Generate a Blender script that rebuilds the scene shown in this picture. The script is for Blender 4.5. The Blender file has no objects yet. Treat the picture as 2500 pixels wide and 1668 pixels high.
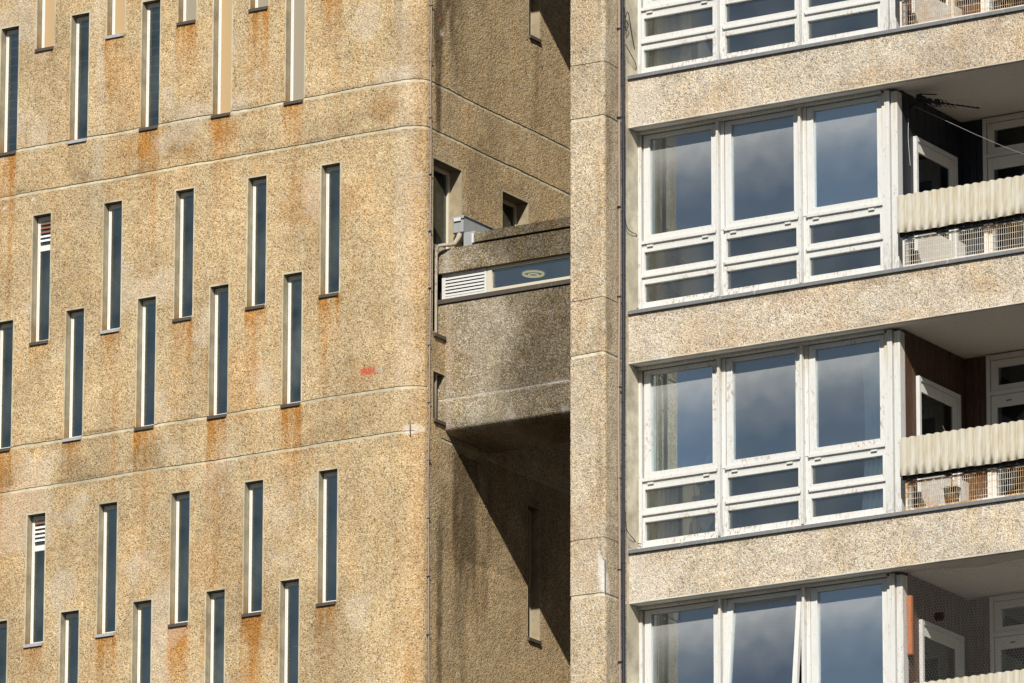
import bpy, math, random
import numpy as np
from mathutils import Vector, Matrix
random.seed(7); rng = np.random.default_rng(11)
S = bpy.context.scene
COL = S.collection
PI = math.pi

# ------------------------------------------------------------------ noise (for weathering masks)
_lat = rng.random((256, 256))
def vnoise(x, y):
    x = np.asarray(x, float); y = np.asarray(y, float)
    xi = np.floor(x).astype(int); yi = np.floor(y).astype(int)
    fx = x-xi; fy = y-yi; fx = fx*fx*(3-2*fx); fy = fy*fy*(3-2*fy)
    a = _lat[xi % 256, yi % 256]; b = _lat[(xi+1) % 256, yi % 256]
    c = _lat[xi % 256, (yi+1) % 256]; d = _lat[(xi+1) % 256, (yi+1) % 256]
    return (a*(1-fx)+b*fx)*(1-fy)+(c*(1-fx)+d*fx)*fy
def fbm(x, y, o=4):
    s = 0; a = .5; t = 0
    for i in range(o):
        s = s+a*vnoise(x*2**i+17.3*i, y*2**i+5.1*i); t += a; a *= .5
    return s/t
def sst(a, b, x):
    t = np.clip((x-a)/(b-a), 0, 1); return t*t*(3-2*t)
def boxm(x, a, b, w):                      # soft box 1 inside a..b
    return sst(a-w, a+w, x)*(1-sst(b-w, b+w, x))

# ------------------------------------------------------------------ mesh builder
class MB:
    def __init__(s): s.v = []; s.f = []
    def quad(s, *p):
        n = len(s.v); s.v += [tuple(q) for q in p]; s.f.append(tuple(range(n, n+len(p)))); return s
    def box(s, x0, x1, y0, y1, z0, z1):
        n = len(s.v)
        s.v += [(x0, y0, z0), (x1, y0, z0), (x1, y1, z0), (x0, y1, z0), (x0, y0, z1), (x1, y0, z1), (x1, y1, z1), (x0, y1, z1)]
        s.f += [(n, n+3, n+2, n+1), (n+4, n+5, n+6, n+7), (n, n+1, n+5, n+4), (n+1, n+2, n+6, n+5), (n+2, n+3, n+7, n+6), (n+3, n, n+4, n+7)]
        return s
    def tube(s, pts, r, n=8, cap=True):
        pts = [Vector(p) for p in pts]; base = len(s.v); prev = None
        for i, p in enumerate(pts):
            t = (pts[min(i+1, len(pts)-1)]-pts[max(i-1, 0)]).normalized()
            if prev is None:
                a = Vector((0, 0, 1)) if abs(t.z) < .9 else Vector((1, 0, 0)); u = t.cross(a).normalized()
            else: u = (prev-t*prev.dot(t)).normalized()
            prev = u; w = t.cross(u)
            rr = r[i] if isinstance(r, (list, tuple)) else r
            for k in range(n):
                an = 2*PI*k/n; s.v.append(tuple(p+(u*math.cos(an)+w*math.sin(an))*rr))
        for i in range(len(pts)-1):
            for k in range(n):
                a = base+i*n+k; b = base+i*n+(k+1) % n; s.f.append((a, b, b+n, a+n))
        if cap:
            s.f.append(tuple(base+k for k in range(n))[::-1]); s.f.append(tuple(base+(len(pts)-1)*n+k for k in range(n)))
        return s
    def extr(s, prof, x0, x1):             # closed (y,z) profile extruded along X
        n = len(s.v); m = len(prof)
        s.v += [(x0, y, z) for y, z in prof]+[(x1, y, z) for y, z in prof]
        for i in range(m): j = (i+1) % m; s.f.append((n+i, n+j, n+m+j, n+m+i))
        s.f.append(tuple(n+i for i in range(m))[::-1]); s.f.append(tuple(n+m+i for i in range(m)))
        return s
    def frame(s, x0, x1, z0, z1, l, r, t, b, y0, y1):   # four members butted
        s.box(x0, x0+l, y0, y1, z0, z1); s.box(x1-r, x1, y0, y1, z0, z1)
        s.box(x0+l, x1-r, y0, y1, z1-t, z1); s.box(x0+l, x1-r, y0, y1, z0, z0+b); return s
    def build(s, name, mat, parent=None, bevel=0, smooth=False):
        me = bpy.data.meshes.new(name); me.from_pydata(s.v, [], s.f); me.update()
        me.materials.append(mat)
        if smooth: me.polygons.foreach_set('use_smooth', [True]*len(me.polygons))
        o = bpy.data.objects.new(name, me); COL.objects.link(o)
        if parent: o.parent = parent
        if bevel:
            b = o.modifiers.new('Bevel', 'BEVEL'); b.width = bevel; b.segments = 2; b.limit_method = 'ANGLE'
            b.harden_normals = False
        import bmesh
        bm = bmesh.new(); bm.from_mesh(me); bmesh.ops.recalc_face_normals(bm, faces=bm.faces); bm.to_mesh(me); bm.free()
        return o
def empty(name, loc=(0, 0, 0), parent=None):
    o = bpy.data.objects.new(name, None); COL.objects.link(o); o.location = loc; o.empty_display_size = .1
    if parent: o.parent = parent
    return o
def tag(o, label, cat, group=None, kind=None):
    if label: o['label'] = label
    if cat: o['category'] = cat
    if group: o['group'] = group
    if kind: o['kind'] = kind
    return o
def copy_tree(o, parent=None):
    c = o.copy(); COL.objects.link(c)
    if parent: c.parent = parent
    for ch in o.children: copy_tree(ch, c)
    return c

# ------------------------------------------------------------------ materials
class NT:
    def __init__(s, name):
        s.m = bpy.data.materials.new(name); s.m.use_nodes = True; s.t = s.m.node_tree; s.t.nodes.clear()
    def n(s, typ, **kw):
        nd = s.t.nodes.new(typ)
        for k, v in kw.items():
            if k.startswith('i_'):
                key = k[2:]; key = int(key) if key.isdigit() else key.replace('_', ' ')
                if hasattr(v, 'bl_rna') or isinstance(v, bpy.types.NodeSocket): s.t.links.new(v, nd.inputs[key])
                else: nd.inputs[key].default_value = v
            else: setattr(nd, k, v)
        return nd
    def l(s, a, b): s.t.links.new(a, b)
    def coord(s, scale=(1, 1, 1)):
        tc = s.n('ShaderNodeTexCoord'); mp = s.n('ShaderNodeMapping'); s.l(tc.outputs['Object'], mp.inputs[0])
        mp.inputs['Scale'].default_value = scale; return mp.outputs[0]
    def noise(s, vec, scale, detail=3, rough=.55):
        nd = s.n('ShaderNodeTexNoise'); s.l(vec, nd.inputs['Vector']); nd.inputs['Scale'].default_value = scale
        nd.inputs['Detail'].default_value = detail; nd.inputs['Roughness'].default_value = rough; return nd.outputs['Fac']
    def ramp(s, fac, stops, mode='LINEAR'):
        r = s.n('ShaderNodeValToRGB'); s.l(fac, r.inputs[0]); e = r.color_ramp.elements; r.color_ramp.interpolation = mode
        e[0].position = stops[0][0]; e[0].color = (*stops[0][1], 1)
        e[1].position = stops[-1][0]; e[1].color = (*stops[-1][1], 1)
        for p, c in stops[1:-1]:
            q = e.new(p); q.color = (*c, 1)
        return r.outputs[0]
    def mix(s, fac, a, b, mode='MIX'):
        m = s.n('ShaderNodeMix', data_type='RGBA', blend_type=mode)
        for sock, v in ((m.inputs['Factor'], fac), (m.inputs['A'], a), (m.inputs['B'], b)):
            if isinstance(v, bpy.types.NodeSocket): s.l(v, sock)
            elif isinstance(v, (tuple, list)): sock.default_value = (*v, 1)
            else: sock.default_value = v
        return m.outputs['Result']
    def math(s, op, a, b=0.):
        m = s.n('ShaderNodeMath', operation=op)
        for i, v in enumerate((a, b)):
            if isinstance(v, bpy.types.NodeSocket): s.l(v, m.inputs[i])
            else: m.inputs[i].default_value = v
        return m.outputs[0]
    def attr(s, name):
        a = s.n('ShaderNodeAttribute'); a.attribute_name = name; return a
    def out(s, color, rough=.85, bump=None, bstr=.4, bdist=.005, metal=0., spec=.3):
        p = s.n('ShaderNodeBsdfPrincipled'); o = s.n('ShaderNodeOutputMaterial')
        if isinstance(color, bpy.types.NodeSocket): s.l(color, p.inputs['Base Color'])
        else: p.inputs['Base Color'].default_value = (*color, 1)
        p.inputs['Metallic'].default_value = metal
        p.inputs['Specular IOR Level'].default_value = spec
        if isinstance(rough, bpy.types.NodeSocket): s.l(rough, p.inputs['Roughness'])
        else: p.inputs['Roughness'].default_value = rough
        if bump is not None:
            b = s.n('ShaderNodeBump'); s.l(bump, b.inputs['Height']); b.inputs['Strength'].default_value = bstr
            b.inputs['Distance'].default_value = bdist; s.l(b.outputs[0], p.inputs['Normal'])
        s.l(p.outputs[0], o.inputs[0]); return s.m

def agg(name, pal, cement, smoothcol, scale=74, var=((.30, .80), (.70, 1.10)), tint=(1.12, .98, .82), tintamt=.5, con=.78, hue=(1, 1, 1)):
    """exposed aggregate; weathering and painted shade come from the mesh attributes 'stain' (rust, soot, pale), 'mark' (red, grey paint), 'smooth'"""
    mean = [sum(c[i] for _, c in pal)/len(pal) for i in range(3)]
    pal = [(p, tuple(hue[i]*(mean[i]+(c[i]-mean[i])*(con if sum(c) > .9 else 1.)) for i in range(3))) for p, c in pal]
    t = NT(name); co = t.coord()
    def vor(sc, feat='F1'):
        v = t.n('ShaderNodeTexVoronoi', feature=feat); t.l(co, v.inputs['Vector']); v.inputs['Scale'].default_value = sc; return v
    v1 = vor(scale); v2 = vor(scale*.45); v3 = vor(scale*.6)
    r1 = t.n('ShaderNodeSeparateColor'); t.l(v1.outputs['Color'], r1.inputs[0])
    r2 = t.n('ShaderNodeSeparateColor'); t.l(v2.outputs['Color'], r2.inputs[0])
    r3 = t.n('ShaderNodeSeparateColor'); t.l(v3.outputs['Color'], r3.inputs[0])
    c = t.ramp(r1.outputs[0], pal, 'CONSTANT')
    # larger stones, sparse
    big = t.ramp(r2.outputs[1], [(0, (0, 0, 0)), (.80, (1, 1, 1))], 'CONSTANT')
    near = t.ramp(v2.outputs['Distance'], [(.0, (1, 1, 1)), (.40, (1, 1, 1)), (.46, (0, 0, 0))])
    c2 = t.ramp(r2.outputs[0], pal, 'CONSTANT')
    c = t.mix(t.math('MULTIPLY', big, near), c, t.mix(.35, c, c2))
    dk = t.ramp(r3.outputs[2], [(0, (0, 0, 0)), (.86, (1, 1, 1))], 'CONSTANT')
    n3 = t.ramp(v3.outputs['Distance'], [(.0, (1, 1, 1)), (.30, (.9, .9, .9)), (.42, (0, 0, 0))])
    c = t.mix(t.math('MULTIPLY', t.math('MULTIPLY', dk, n3), .75), c, (.075, .055, .042))
    gap = t.ramp(v1.outputs['Distance'], [(0, (0, 0, 0)), (.42, (0, 0, 0)), (.62, (1, 1, 1))])
    c = t.mix(t.math('MULTIPLY', gap, .55), c, cement)
    # broad tone variation of the cast panels
    nb = t.noise(co, 1.1, 4, .6); nm = t.noise(co, 7, 3, .6)
    k = t.ramp(nb, [(var[0][0], (var[0][1],)*3), (var[1][0], (var[1][1],)*3)])
    c = t.mix(1., c, k, 'MULTIPLY')
    k2 = t.ramp(nm, [(.3, (.86, .86, .86)), (.7, (1.1, 1.1, 1.1))])
    c = t.mix(1., c, k2, 'MULTIPLY')
    cov = t.coord((3.2, 3.2, .55)); nt = t.noise(cov, 1.6, 4, .6)
    c = t.mix(t.math('MULTIPLY', t.ramp(nt, [(.48, (0, 0, 0)), (.66, (1, 1, 1))]), tintamt), c, t.mix(1., c, tint, 'MULTIPLY'))
    # smooth cement joints and surrounds
    sm = t.attr('smooth').outputs['Fac']
    sc = t.mix(t.ramp(t.noise(co, 4, 5, .7), [(.35, (0, 0, 0)), (.6, (1, 1, 1))]), tuple(x*.68 for x in smoothcol), tuple(x*1.08 for x in smoothcol))
    c = t.mix(sm, c, sc)
    st = t.n('ShaderNodeSeparateColor'); t.l(t.attr('stain_shade').outputs['Color'], st.inputs[0])
    rustc = t.mix(1., c, (.80, .49, .20), 'MULTIPLY')
    c = t.mix(t.math('MULTIPLY', st.outputs[0], .95), c, rustc)
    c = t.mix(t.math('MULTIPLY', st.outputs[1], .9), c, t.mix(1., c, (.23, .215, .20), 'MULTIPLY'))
    c = t.mix(t.math('MULTIPLY', st.outputs[2], .75), c, t.mix(.45, c, (.74, .71, .66)))
    mk = t.n('ShaderNodeSeparateColor'); t.l(t.attr('mark').outputs['Color'], mk.inputs[0])
    c = t.mix(t.math('MULTIPLY', mk.outputs[0], .85), c, (.55, .06, .035))
    c = t.mix(t.math('MULTIPLY', mk.outputs[1], .8), c, (.33, .36, .42))
    c = t.mix(t.math('MULTIPLY', mk.outputs[2], .68), c, (.80, .77, .72))
    h = t.math('MULTIPLY', t.math('SUBTRACT', 1., v1.outputs['Distance']), t.math('SUBTRACT', 1.05, sm))
    return t.out(c, .92, h, .75, .007, spec=.15)

M = {}
M['agg_tower'] = agg('aggregate_tower', [(0, (.50, .37, .22)), (.16, (.66, .54, .36)), (.34, (.78, .67, .49)), (.48, (.42, .28, .15)),
    (.58, (.70, .52, .30)), (.68, (.86, .78, .62)), (.78, (.25, .17, .10)), (.86, (.62, .42, .20)), (.94, (.80, .72, .60))],
    (.44, .34, .20), (.56, .50, .36), hue=(.96, .915, .81))
M['agg_pier'] = agg('aggregate_pier', [(0, (.56, .45, .32)), (.16, (.72, .62, .47)), (.34, (.80, .73, .60)), (.48, (.46, .33, .22)),
    (.56, (.74, .58, .38)), (.68, (.88, .83, .75)), (.78, (.24, .19, .15)), (.86, (.62, .42, .24)), (.93, (.40, .38, .37))],
    (.44, .37, .28), (.68, .61, .47), tint=(1.04, .95, .80), tintamt=.4, hue=(.91, .885, .80), con=1.)
M['agg_band'] = agg('aggregate_spandrel', [(0, (.60, .52, .43)), (.16, (.76, .70, .62)), (.34, (.84, .79, .72)), (.48, (.48, .38, .29)),
    (.56, (.74, .60, .46)), (.68, (.90, .87, .82)), (.78, (.24, .21, .19)), (.86, (.66, .48, .34)), (.93, (.42, .40, .40))],
    (.50, .44, .37), (.60, .57, .50), var=((.3, .86), (.7, 1.08)), tint=(1.02, .95, .80), tintamt=.6, hue=(.90, .885, .80), con=1.05)
M['agg_bridge'] = agg('aggregate_bridge', [(0, (.40, .32, .21)), (.16, (.55, .47, .35)), (.34, (.68, .61, .50)), (.48, (.30, .22, .13)),
    (.58, (.50, .40, .25)), (.70, (.82, .77, .68)), (.78, (.17, .13, .08)), (.86, (.45, .33, .17)), (.94, (.70, .64, .54))],
    (.30, .25, .17), (.42, .37, .28), tint=(1.0, .95, .70), tintamt=.6, con=1.1, hue=(.95, .95, .92))

def paint(name, base, under, peel=.62, grime=(.55, .50, .40), gr=.35, rough=.55, streak=True, atten=.9):
    t = NT(name); co = t.coord()
    cs = t.coord((6, 6, 1.2)); n1 = t.noise(cs, 5, 5, .65); n2 = t.noise(t.coord((2.2, 2.2, 1)), 14, 6, .72); n3 = t.noise(co, 1.7, 3, .5)
    c = t.mix(t.math('MULTIPLY', t.ramp(n1, [(.45, (0, 0, 0)), (.75, (1, 1, 1))]), gr), base, grime)
    pk = t.math('MULTIPLY', t.ramp(n2, [(peel, (0, 0, 0)), (peel+.03, (1, 1, 1))]), t.ramp(n3, [(.48, (0, 0, 0)), (.60, (1, 1, 1))]))
    c = t.mix(t.math('MULTIPLY', pk, atten), c, under)
    return t.out(c, rough, n2, .25, .003)
M['white'] = paint('white_peeling_paint', (.665, .67, .66), (.36, .28, .20), .60, gr=.5)
def surround():
    t = NT('stained_frame_paint'); co = t.coord(); sx = t.n('ShaderNodeSeparateXYZ'); t.l(co, sx.inputs[0])
    fr = t.math('FRACT', t.math('DIVIDE', t.math('SUBTRACT', sx.outputs[2], 24.395-2.685*4), 2.685))
    top = t.ramp(fr, [(0, (0, 0, 0)), (.44, (0, 0, 0)), (.60, (.35, .35, .35)), (.72, (1, 1, 1)), (.745, (.6, .6, .6))])
    low = t.ramp(fr, [(0, (1, 1, 1)), (.05, (.6, .6, .6)), (.16, (0, 0, 0)), (1, (0, 0, 0))])
    st = t.ramp(t.noise(t.coord((30, 30, 1.0)), 2.2, 3), [(.42, (0, 0, 0)), (.62, (1, 1, 1))])
    st2 = t.ramp(t.noise(t.coord((14, 14, 2.5)), 3, 5, .7), [(.45, (0, 0, 0)), (.62, (1, 1, 1))])
    c = t.mix(t.math('MULTIPLY', st, .25), (.665, .67, .66), (.50, .48, .42))
    c = t.mix(t.math('MULTIPLY', t.math('MULTIPLY', top, st), .7), c, (.50, .38, .20))
    c = t.mix(t.math('MULTIPLY', t.math('MULTIPLY', low, st2), .75), c, (.24, .22, .20))
    pk = t.ramp(t.noise(t.coord((2.2, 2.2, 1)), 15, 6, .72), [(.60, (0, 0, 0)), (.63, (1, 1, 1))])
    c = t.mix(t.math('MULTIPLY', pk, .6), c, (.34, .27, .2))
    return t.out(c, .6)
M['surround'] = surround()
M['white_worn'] = paint('white_flaking_paint', (.665, .67, .66), (.36, .27, .20), .535, gr=.6)
M['cream'] = paint('cream_frame_paint', (.60, .55, .43), (.35, .26, .16), .66)
M['slotframe'] = paint('slot_frame_paint', (.76, .755, .74), (.55, .48, .38), .62, gr=.25)
M['panel_white'] = paint('door_panel_paint', (.74, .71, .66), (.45, .38, .30), .66, gr=.3)
M['flash'] = paint('grey_flashing', (.20, .21, .22), (.50, .50, .49), .60, grime=(.12, .12, .12), gr=.5, rough=.5)
M['flash_light'] = paint('pale_flashing', (.42, .43, .43), (.20, .20, .20), .62, grime=(.2, .2, .2), gr=.4, rough=.45)
M['darkmetal'] = paint('dark_sill_metal', (.085, .075, .065), (.20, .17, .12), .60, grime=(.14, .09, .05), gr=.5, rough=.5)
M['galv'] = paint('galvanised_metal', (.34, .36, .37), (.20, .20, .20), .62, grime=(.2, .2, .2), gr=.5, rough=.45)
M['blade'] = NT('louvre_white').out((.66, .66, .64), .5)
M['pipe_tan'] = NT('tan_cable').out((.33, .26, .22), .6)
M['pipe_brown'] = paint('grimy_downpipe', (.40, .34, .27), (.22, .17, .12), .55, gr=.5)
M['pipe_black'] = NT('black_pipe').out((.028, .032, .042), .45)
M['wire'] = NT('black_wire').out((.02, .02, .02), .6)
M['wire_pale'] = NT('pale_wire').out((.24, .235, .22), .5)
M['line_grey'] = NT('grey_line').out((.36, .35, .33), .8)
M['rope'] = NT('white_rope').out((.75, .73, .68), .8)
M['soffit'] = paint('soffit_paint', (.80, .76, .70), (.48, .38, .28), .64, grime=(.55, .50, .42), gr=.45, rough=.8)
M['board_navy'] = paint('navy_boarding', (.022, .026, .036), (.12, .12, .12), .66, grime=(.03, .03, .03), rough=.45)
M['board_brown'] = paint('brown_boarding', (.085, .042, .026), (.30, .25, .20), .64, grime=(.16, .10, .07), gr=.6, rough=.6)
M['board_grey'] = paint('weathered_boarding', (.10, .065, .045), (.26, .22, .19), .58, grime=(.18, .14, .11), gr=.7, rough=.7)
M['terracotta'] = paint('terracotta_board', (.48, .17, .07), (.30, .12, .06), .6, grime=(.32, .12, .06), rough=.8)
M['steel_rust'] = NT('rebar_steel').out((.20, .17, .15), .6, metal=.2)
def rustmat():
    t = NT('rusty_white_steel'); co = t.coord(); n = t.noise(co, 22, 4, .6); n2 = t.noise(co, 3, 2)
    f = t.math('ADD', t.math('MULTIPLY', n, .5), t.math('MULTIPLY', n2, .5))
    return t.out(t.ramp(f, [(.42, (.72, .68, .60)), (.50, (.55, .36, .18)), (.62, (.34, .15, .06))]), .7)
M['grille_rust'] = rustmat()
def rustmat2():
    t = NT('pale_steel'); co = t.coord(); n = t.noise(co, 12, 4, .6); n2 = t.noise(co, 1.6, 2)
    f = t.math('ADD', t.math('MULTIPLY', n, .5), t.math('MULTIPLY', n2, .5))
    return t.out(t.ramp(f, [(.43, (.70, .68, .64)), (.58, (.62, .48, .32)), (.72, (.40, .20, .08))]), .6)
M['grille_pale'] = rustmat2()
def corr():
    t = NT('cream_corrugated_sheet'); co = t.coord()
    at = t.n('ShaderNodeSeparateColor'); t.l(t.attr('dirt').outputs['Color'], at.inputs[0])
    cs = t.coord((10, 10, .8)); n = t.noise(cs, 6, 4, .6)
    c = t.mix(t.ramp(n, [(.35, (0, 0, 0)), (.7, (1, 1, 1))]), (.63, .605, .525), (.54, .51, .42))
    c = t.mix(at.outputs[1], c, (.50, .40, .24))
    c = t.mix(at.outputs[0], c, (.10, .085, .065))
    return t.out(c, .55, n, .15, .004)
M['corr'] = corr()
def glass(name, tint=(.82, .86, .86), refl=.13, rough=.015, ribs=None, haze=0., hazecol=(.55, .56, .55), cond=0., gcol=(.90, .97, .95)):
    t = NT(name); o = t.n('ShaderNodeOutputMaterial'); tr = t.n('ShaderNodeBsdfTransparent'); tr.inputs[0].default_value = (*tint, 1)
    g = t.n('ShaderNodeBsdfGlossy'); g.inputs['Roughness'].default_value = rough; g.inputs[0].default_value = (*gcol, 1)
    fr = t.n('ShaderNodeFresnel'); fr.inputs[0].default_value = 1.5
    f = t.math('MINIMUM', t.math('MULTIPLY', fr.outputs[0], refl/.045), .95)
    mx = t.n('ShaderNodeMixShader'); t.l(f, mx.inputs[0]); t.l(tr.outputs[0], mx.inputs[1]); t.l(g.outputs[0], mx.inputs[2])
    co = t.coord(); w = t.noise(co, 1.6, 2)
    b = t.n('ShaderNodeBump'); b.inputs['Strength'].default_value = .12; b.inputs['Distance'].default_value = .02; h = w
    if ribs:
        wv = t.n('ShaderNodeTexWave', wave_type='BANDS', bands_direction='X'); t.l(co, wv.inputs[0]); wv.inputs['Scale'].default_value = ribs
        h = t.math('ADD', w, t.math('MULTIPLY', wv.outputs['Fac'], .35))
    t.l(h, b.inputs['Height']); t.l(b.outputs[0], g.inputs['Normal'])
    last = mx.outputs[0]
    if haze > 0 or ribs:
        d = t.n('ShaderNodeBsdfDiffuse'); d.inputs[0].default_value = (*hazecol, 1)
        hz = t.n('ShaderNodeMixShader'); nn = t.noise(t.coord((1.2, 1.2, 1.0)), 1.5, 3)
        f2 = t.math('MULTIPLY', t.ramp(nn, [(.35, (0, 0, 0)), (.7, (1, 1, 1))]), haze)
        if ribs: f2 = t.math('ADD', f2, t.math('MULTIPLY', wv.outputs['Fac'], .04))
        if cond:
            sx = t.n('ShaderNodeSeparateXYZ'); t.l(co, sx.inputs[0])
            g_ = t.math('ADD', sx.outputs[2], t.math('MULTIPLY', t.noise(t.coord((1, 1, 1)), 2.2, 3), .55))
            f2 = t.math('ADD', f2, t.math('MULTIPLY', t.ramp(t.math('ADD', g_, .9), [(.25, (.12, .12, .12)), (.60, (.35, .35, .35)), (1., (1, 1, 1))]), cond))
        t.l(f2, hz.inputs[0]); t.l(last, hz.inputs[1]); t.l(d.outputs[0], hz.inputs[2]); last = hz.outputs[0]
    t.l(last, o.inputs[0]); return t.m
M['glass'] = glass('window_glass', refl=.48, haze=.02, cond=.38, gcol=(.74, .90, 1.0))
M['glass_slot'] = glass('slot_glass', tint=(.8, .86, .86), refl=.34, haze=.06, gcol=(.88, .95, .86))
M['glass_slot_grey'] = glass('slot_glass_dusty', tint=(.8, .86, .84), refl=.30, haze=.16, hazecol=(.36, .40, .38), gcol=(.90, .95, .82))
M['glass_slot_pale'] = glass('slot_glass_hazy', tint=(.8, .86, .84), refl=.28, haze=.26, hazecol=(.40, .44, .42), gcol=(.90, .95, .82))
M['glass_side'] = glass('side_glass', tint=(.6, .66, .66), refl=.06, haze=.16, hazecol=(.34, .37, .34))
M['glass_rib'] = glass('ribbed_glass', tint=(.88, .92, .92), refl=.30, rough=.10, ribs=52, haze=.04)
M['glass_dark'] = glass('balcony_glass', tint=(.6, .64, .64), refl=.05)
M['room'] = NT('room_plaster').out((.26, .25, .22), .9)
M['room_cream'] = NT('room_cream_wall').out((.62, .55, .40), .9)
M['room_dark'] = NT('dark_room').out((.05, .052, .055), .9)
M['floor_in'] = NT('room_floor').out((.20, .15, .10), .7)
M['blind_tan'] = NT('tan_blind').out((.50, .355, .19), .85)
M['blind_grey'] = NT('grey_blind').out((.33, .29, .22), .85)
M['glass_shelf'] = NT('green_glass_shelf').out((.22, .32, .27), .3)
M['brown_slat'] = NT('brown_slat').out((.22, .10, .06), .7)
M['lampglass'] = NT('lamp_glass').out((.72, .60, .25), .3)
def lampm():
    m = bpy.data.materials.new('lit_lamp'); m.use_nodes = True; p = m.node_tree.nodes['Principled BSDF']; p.inputs['Base Color'].default_value = (.7, .6, .25, 1)
    p.inputs['Emission Color'].default_value = (1, .86, .35, 1); p.inputs['Emission Strength'].default_value = .55; return m
M['lampglass'] = lampm()
M['green'] = NT('leaf_green').out((.06, .20, .07), .5)
M['stem'] = NT('dry_stem').out((.25, .19, .11), .8)
M['curt_grey'] = NT('grey_curtain').out((.42, .44, .42), .9)
M['curt_blue'] = NT('pale_blue_curtain').out((.62, .80, .90), .9)
M['curt_cream'] = NT('cream_curtain').out((.70, .62, .48), .9)
M['red_wood'] = NT('red_picture_frame').out((.45, .13, .07), .5)
M['blue_card'] = NT('blue_picture').out((.06, .16, .33), .6)
M['pot'] = NT('clay_pot').out((.40, .18, .10), .8)
M['asphalt'] = NT('ground_asphalt').out((.045, .043, .04), .95)

# ------------------------------------------------------------------ weathered sheet with attributes
def add_attrs(o, sm, stain_shade, mark):
    me = o.data
    a = me.attributes.new('smooth', 'FLOAT', 'FACE'); a.data.foreach_set('value', np.asarray(sm, np.float32))
    for nm, arr in (('stain_shade', stain_shade), ('mark', mark)):
        a = me.attributes.new(nm, 'FLOAT_COLOR', 'POINT')
        c = np.ones((len(me.vertices), 4), np.float32); c[:, :3] = np.clip(arr, 0, 1); a.data.foreach_set('color', c.ravel())
def mesh_obj(name, v, f, mat, parent):
    me = bpy.data.meshes.new(name); me.from_pydata(v, [], f); me.update(); me.materials.append(mat)
    o = bpy.data.objects.new(name, me); COL.objects.link(o)
    if parent: o.parent = parent
    return o
def lines(lo, hi, step, req):
    req = sorted(set([round(r, 5) for r in req if lo <= r <= hi]+[lo, hi])); out = []
    for a, b in zip(req[:-1], req[1:]):
        n = max(1, int(round((b-a)/step))); out += [a+(b-a)*i/n for i in range(n)]
    return np.array(out+[hi])

# ================================================================== SERVICE TOWER
tower = empty('service_tower', (-3, 1.5, 0))
tag(tower, 'sandy pebbled concrete tower with slit windows and a rounded corner, left half', 'tower')
TW = Matrix.Translation((3, -1.5, 0))
def childof(o, par, off):                # keep world coordinates for a child of an offset empty
    o.parent = par; o.matrix_parent_inverse = Matrix.Translation((-off[0], -off[1], -off[2])); return o
TOFF = (-3, 1.5, 0)
WA, HA = .244, 1.50
slots = []
for z in (28.400, 24.905, 21.383): slots += [(-1.305-.975*k, z, 'A', k) for k in range(5)]
for z in (27.224, 23.710, 20.196): slots += [(-1.795-.9765*k, z, 'B', k) for k in range(5)]
RA, RB = .34, .20                        # rounded corner: extent on the front and on the side
def wpos(s):
    if s <= -RA: return (s, 0., 0., -1.)
    if s <= .1:
        a = (s+RA)/(.1+RA)*PI/2; nx, ny = math.sin(a)/RA, -math.cos(a)/RB; l = math.hypot(nx, ny)
        return (-RA+RA*math.sin(a), RB-RB*math.cos(a), nx/l, ny/l)
    return (0., s+.1, 1., 0.)
sY = lambda Y: Y-.1                      # side-wall depth Y -> s
holes = [(x, x+WA, z, z+HA, .088) for x, z, _, _ in slots]
side = [(.265, .863, 24.372, 26.366, .15), (.285, .575, 23.385, 23.918, .15), (1.746, 2.309, 24.9, 26.358, .15),
        (2.318, 2.55, 28.365, 29.87, .13), (2.312, 2.566, 21.320, 22.832, .13)]
holes += [(sY(a), sY(b), c, d, e) for a, b, c, d, e in side]
ZLO, ZHI, SLO, SHI = 18.6, 31.6, -7.4, 4.6
J = [(27.24, 1), (26.70, 1), (23.715, 1), (23.20, 1), (30.735, 1), (30.215, 1), (20.205-.01, 1), (19.70, 1)]
sr, zr = [-RA, .1, sY(.45), sY(1.2)], []
for a, b, c, d, e in holes: sr += [a, b, a-.017, b+.017]; zr += [c, d, d+.020]
for z, _ in J: zr += [z, z-.0015, z-.036, z-.0385]
zr = [z for i, z in enumerate(sorted(set(zr)))]
ss = lines(SLO, SHI, .026, sr); zz = lines(ZLO, ZHI, .026, zr)
ns, nz = len(ss), len(zz)
SG, ZG = np.meshgrid(ss, zz, indexing='ij')
inset = np.zeros_like(SG); strip_rows = np.zeros(nz-1, bool); strip_from = {}
zc = (zz[:-1]+zz[1:])/2; scn = (ss[:-1]+ss[1:])/2
smooth_f = np.zeros((ns-1, nz-1))
for z, _ in J:
    act = np.ones(ns, bool)
    if abs(z-23.715) < .01: act = ss < .05
    if abs(z-23.20) < .01: act = (ss < -.12) | (ss > sY(.45))
    d1 = np.abs(zz-(z-.0015)) < 1e-4; d2 = (zz <= z-.002) & (zz >= z-.0372)
    for j in np.where(d1 | d2)[0]:
        jn = .5+1.1*fbm(ss*1.4+z, ss*0+z, 3)
        dep = jn*(.010 if d1[j] else np.interp(zz[j], [z-.037, z], [.001, .010]))
        inset[:, j] = np.where(act, dep, inset[:, j])
    rows = (zc < z) & (zc > z-.037)
    am = act[:-1] & act[1:]
    smooth_f[np.ix_(am, rows)] = 1
for a, b, c, d, e in holes:
    m = ((scn > a-.0172) & (scn < b+.0172))[:, None] & ((zc > c) & (zc < d+.0202))[None, :]
    smooth_f[m] = 1
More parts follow.
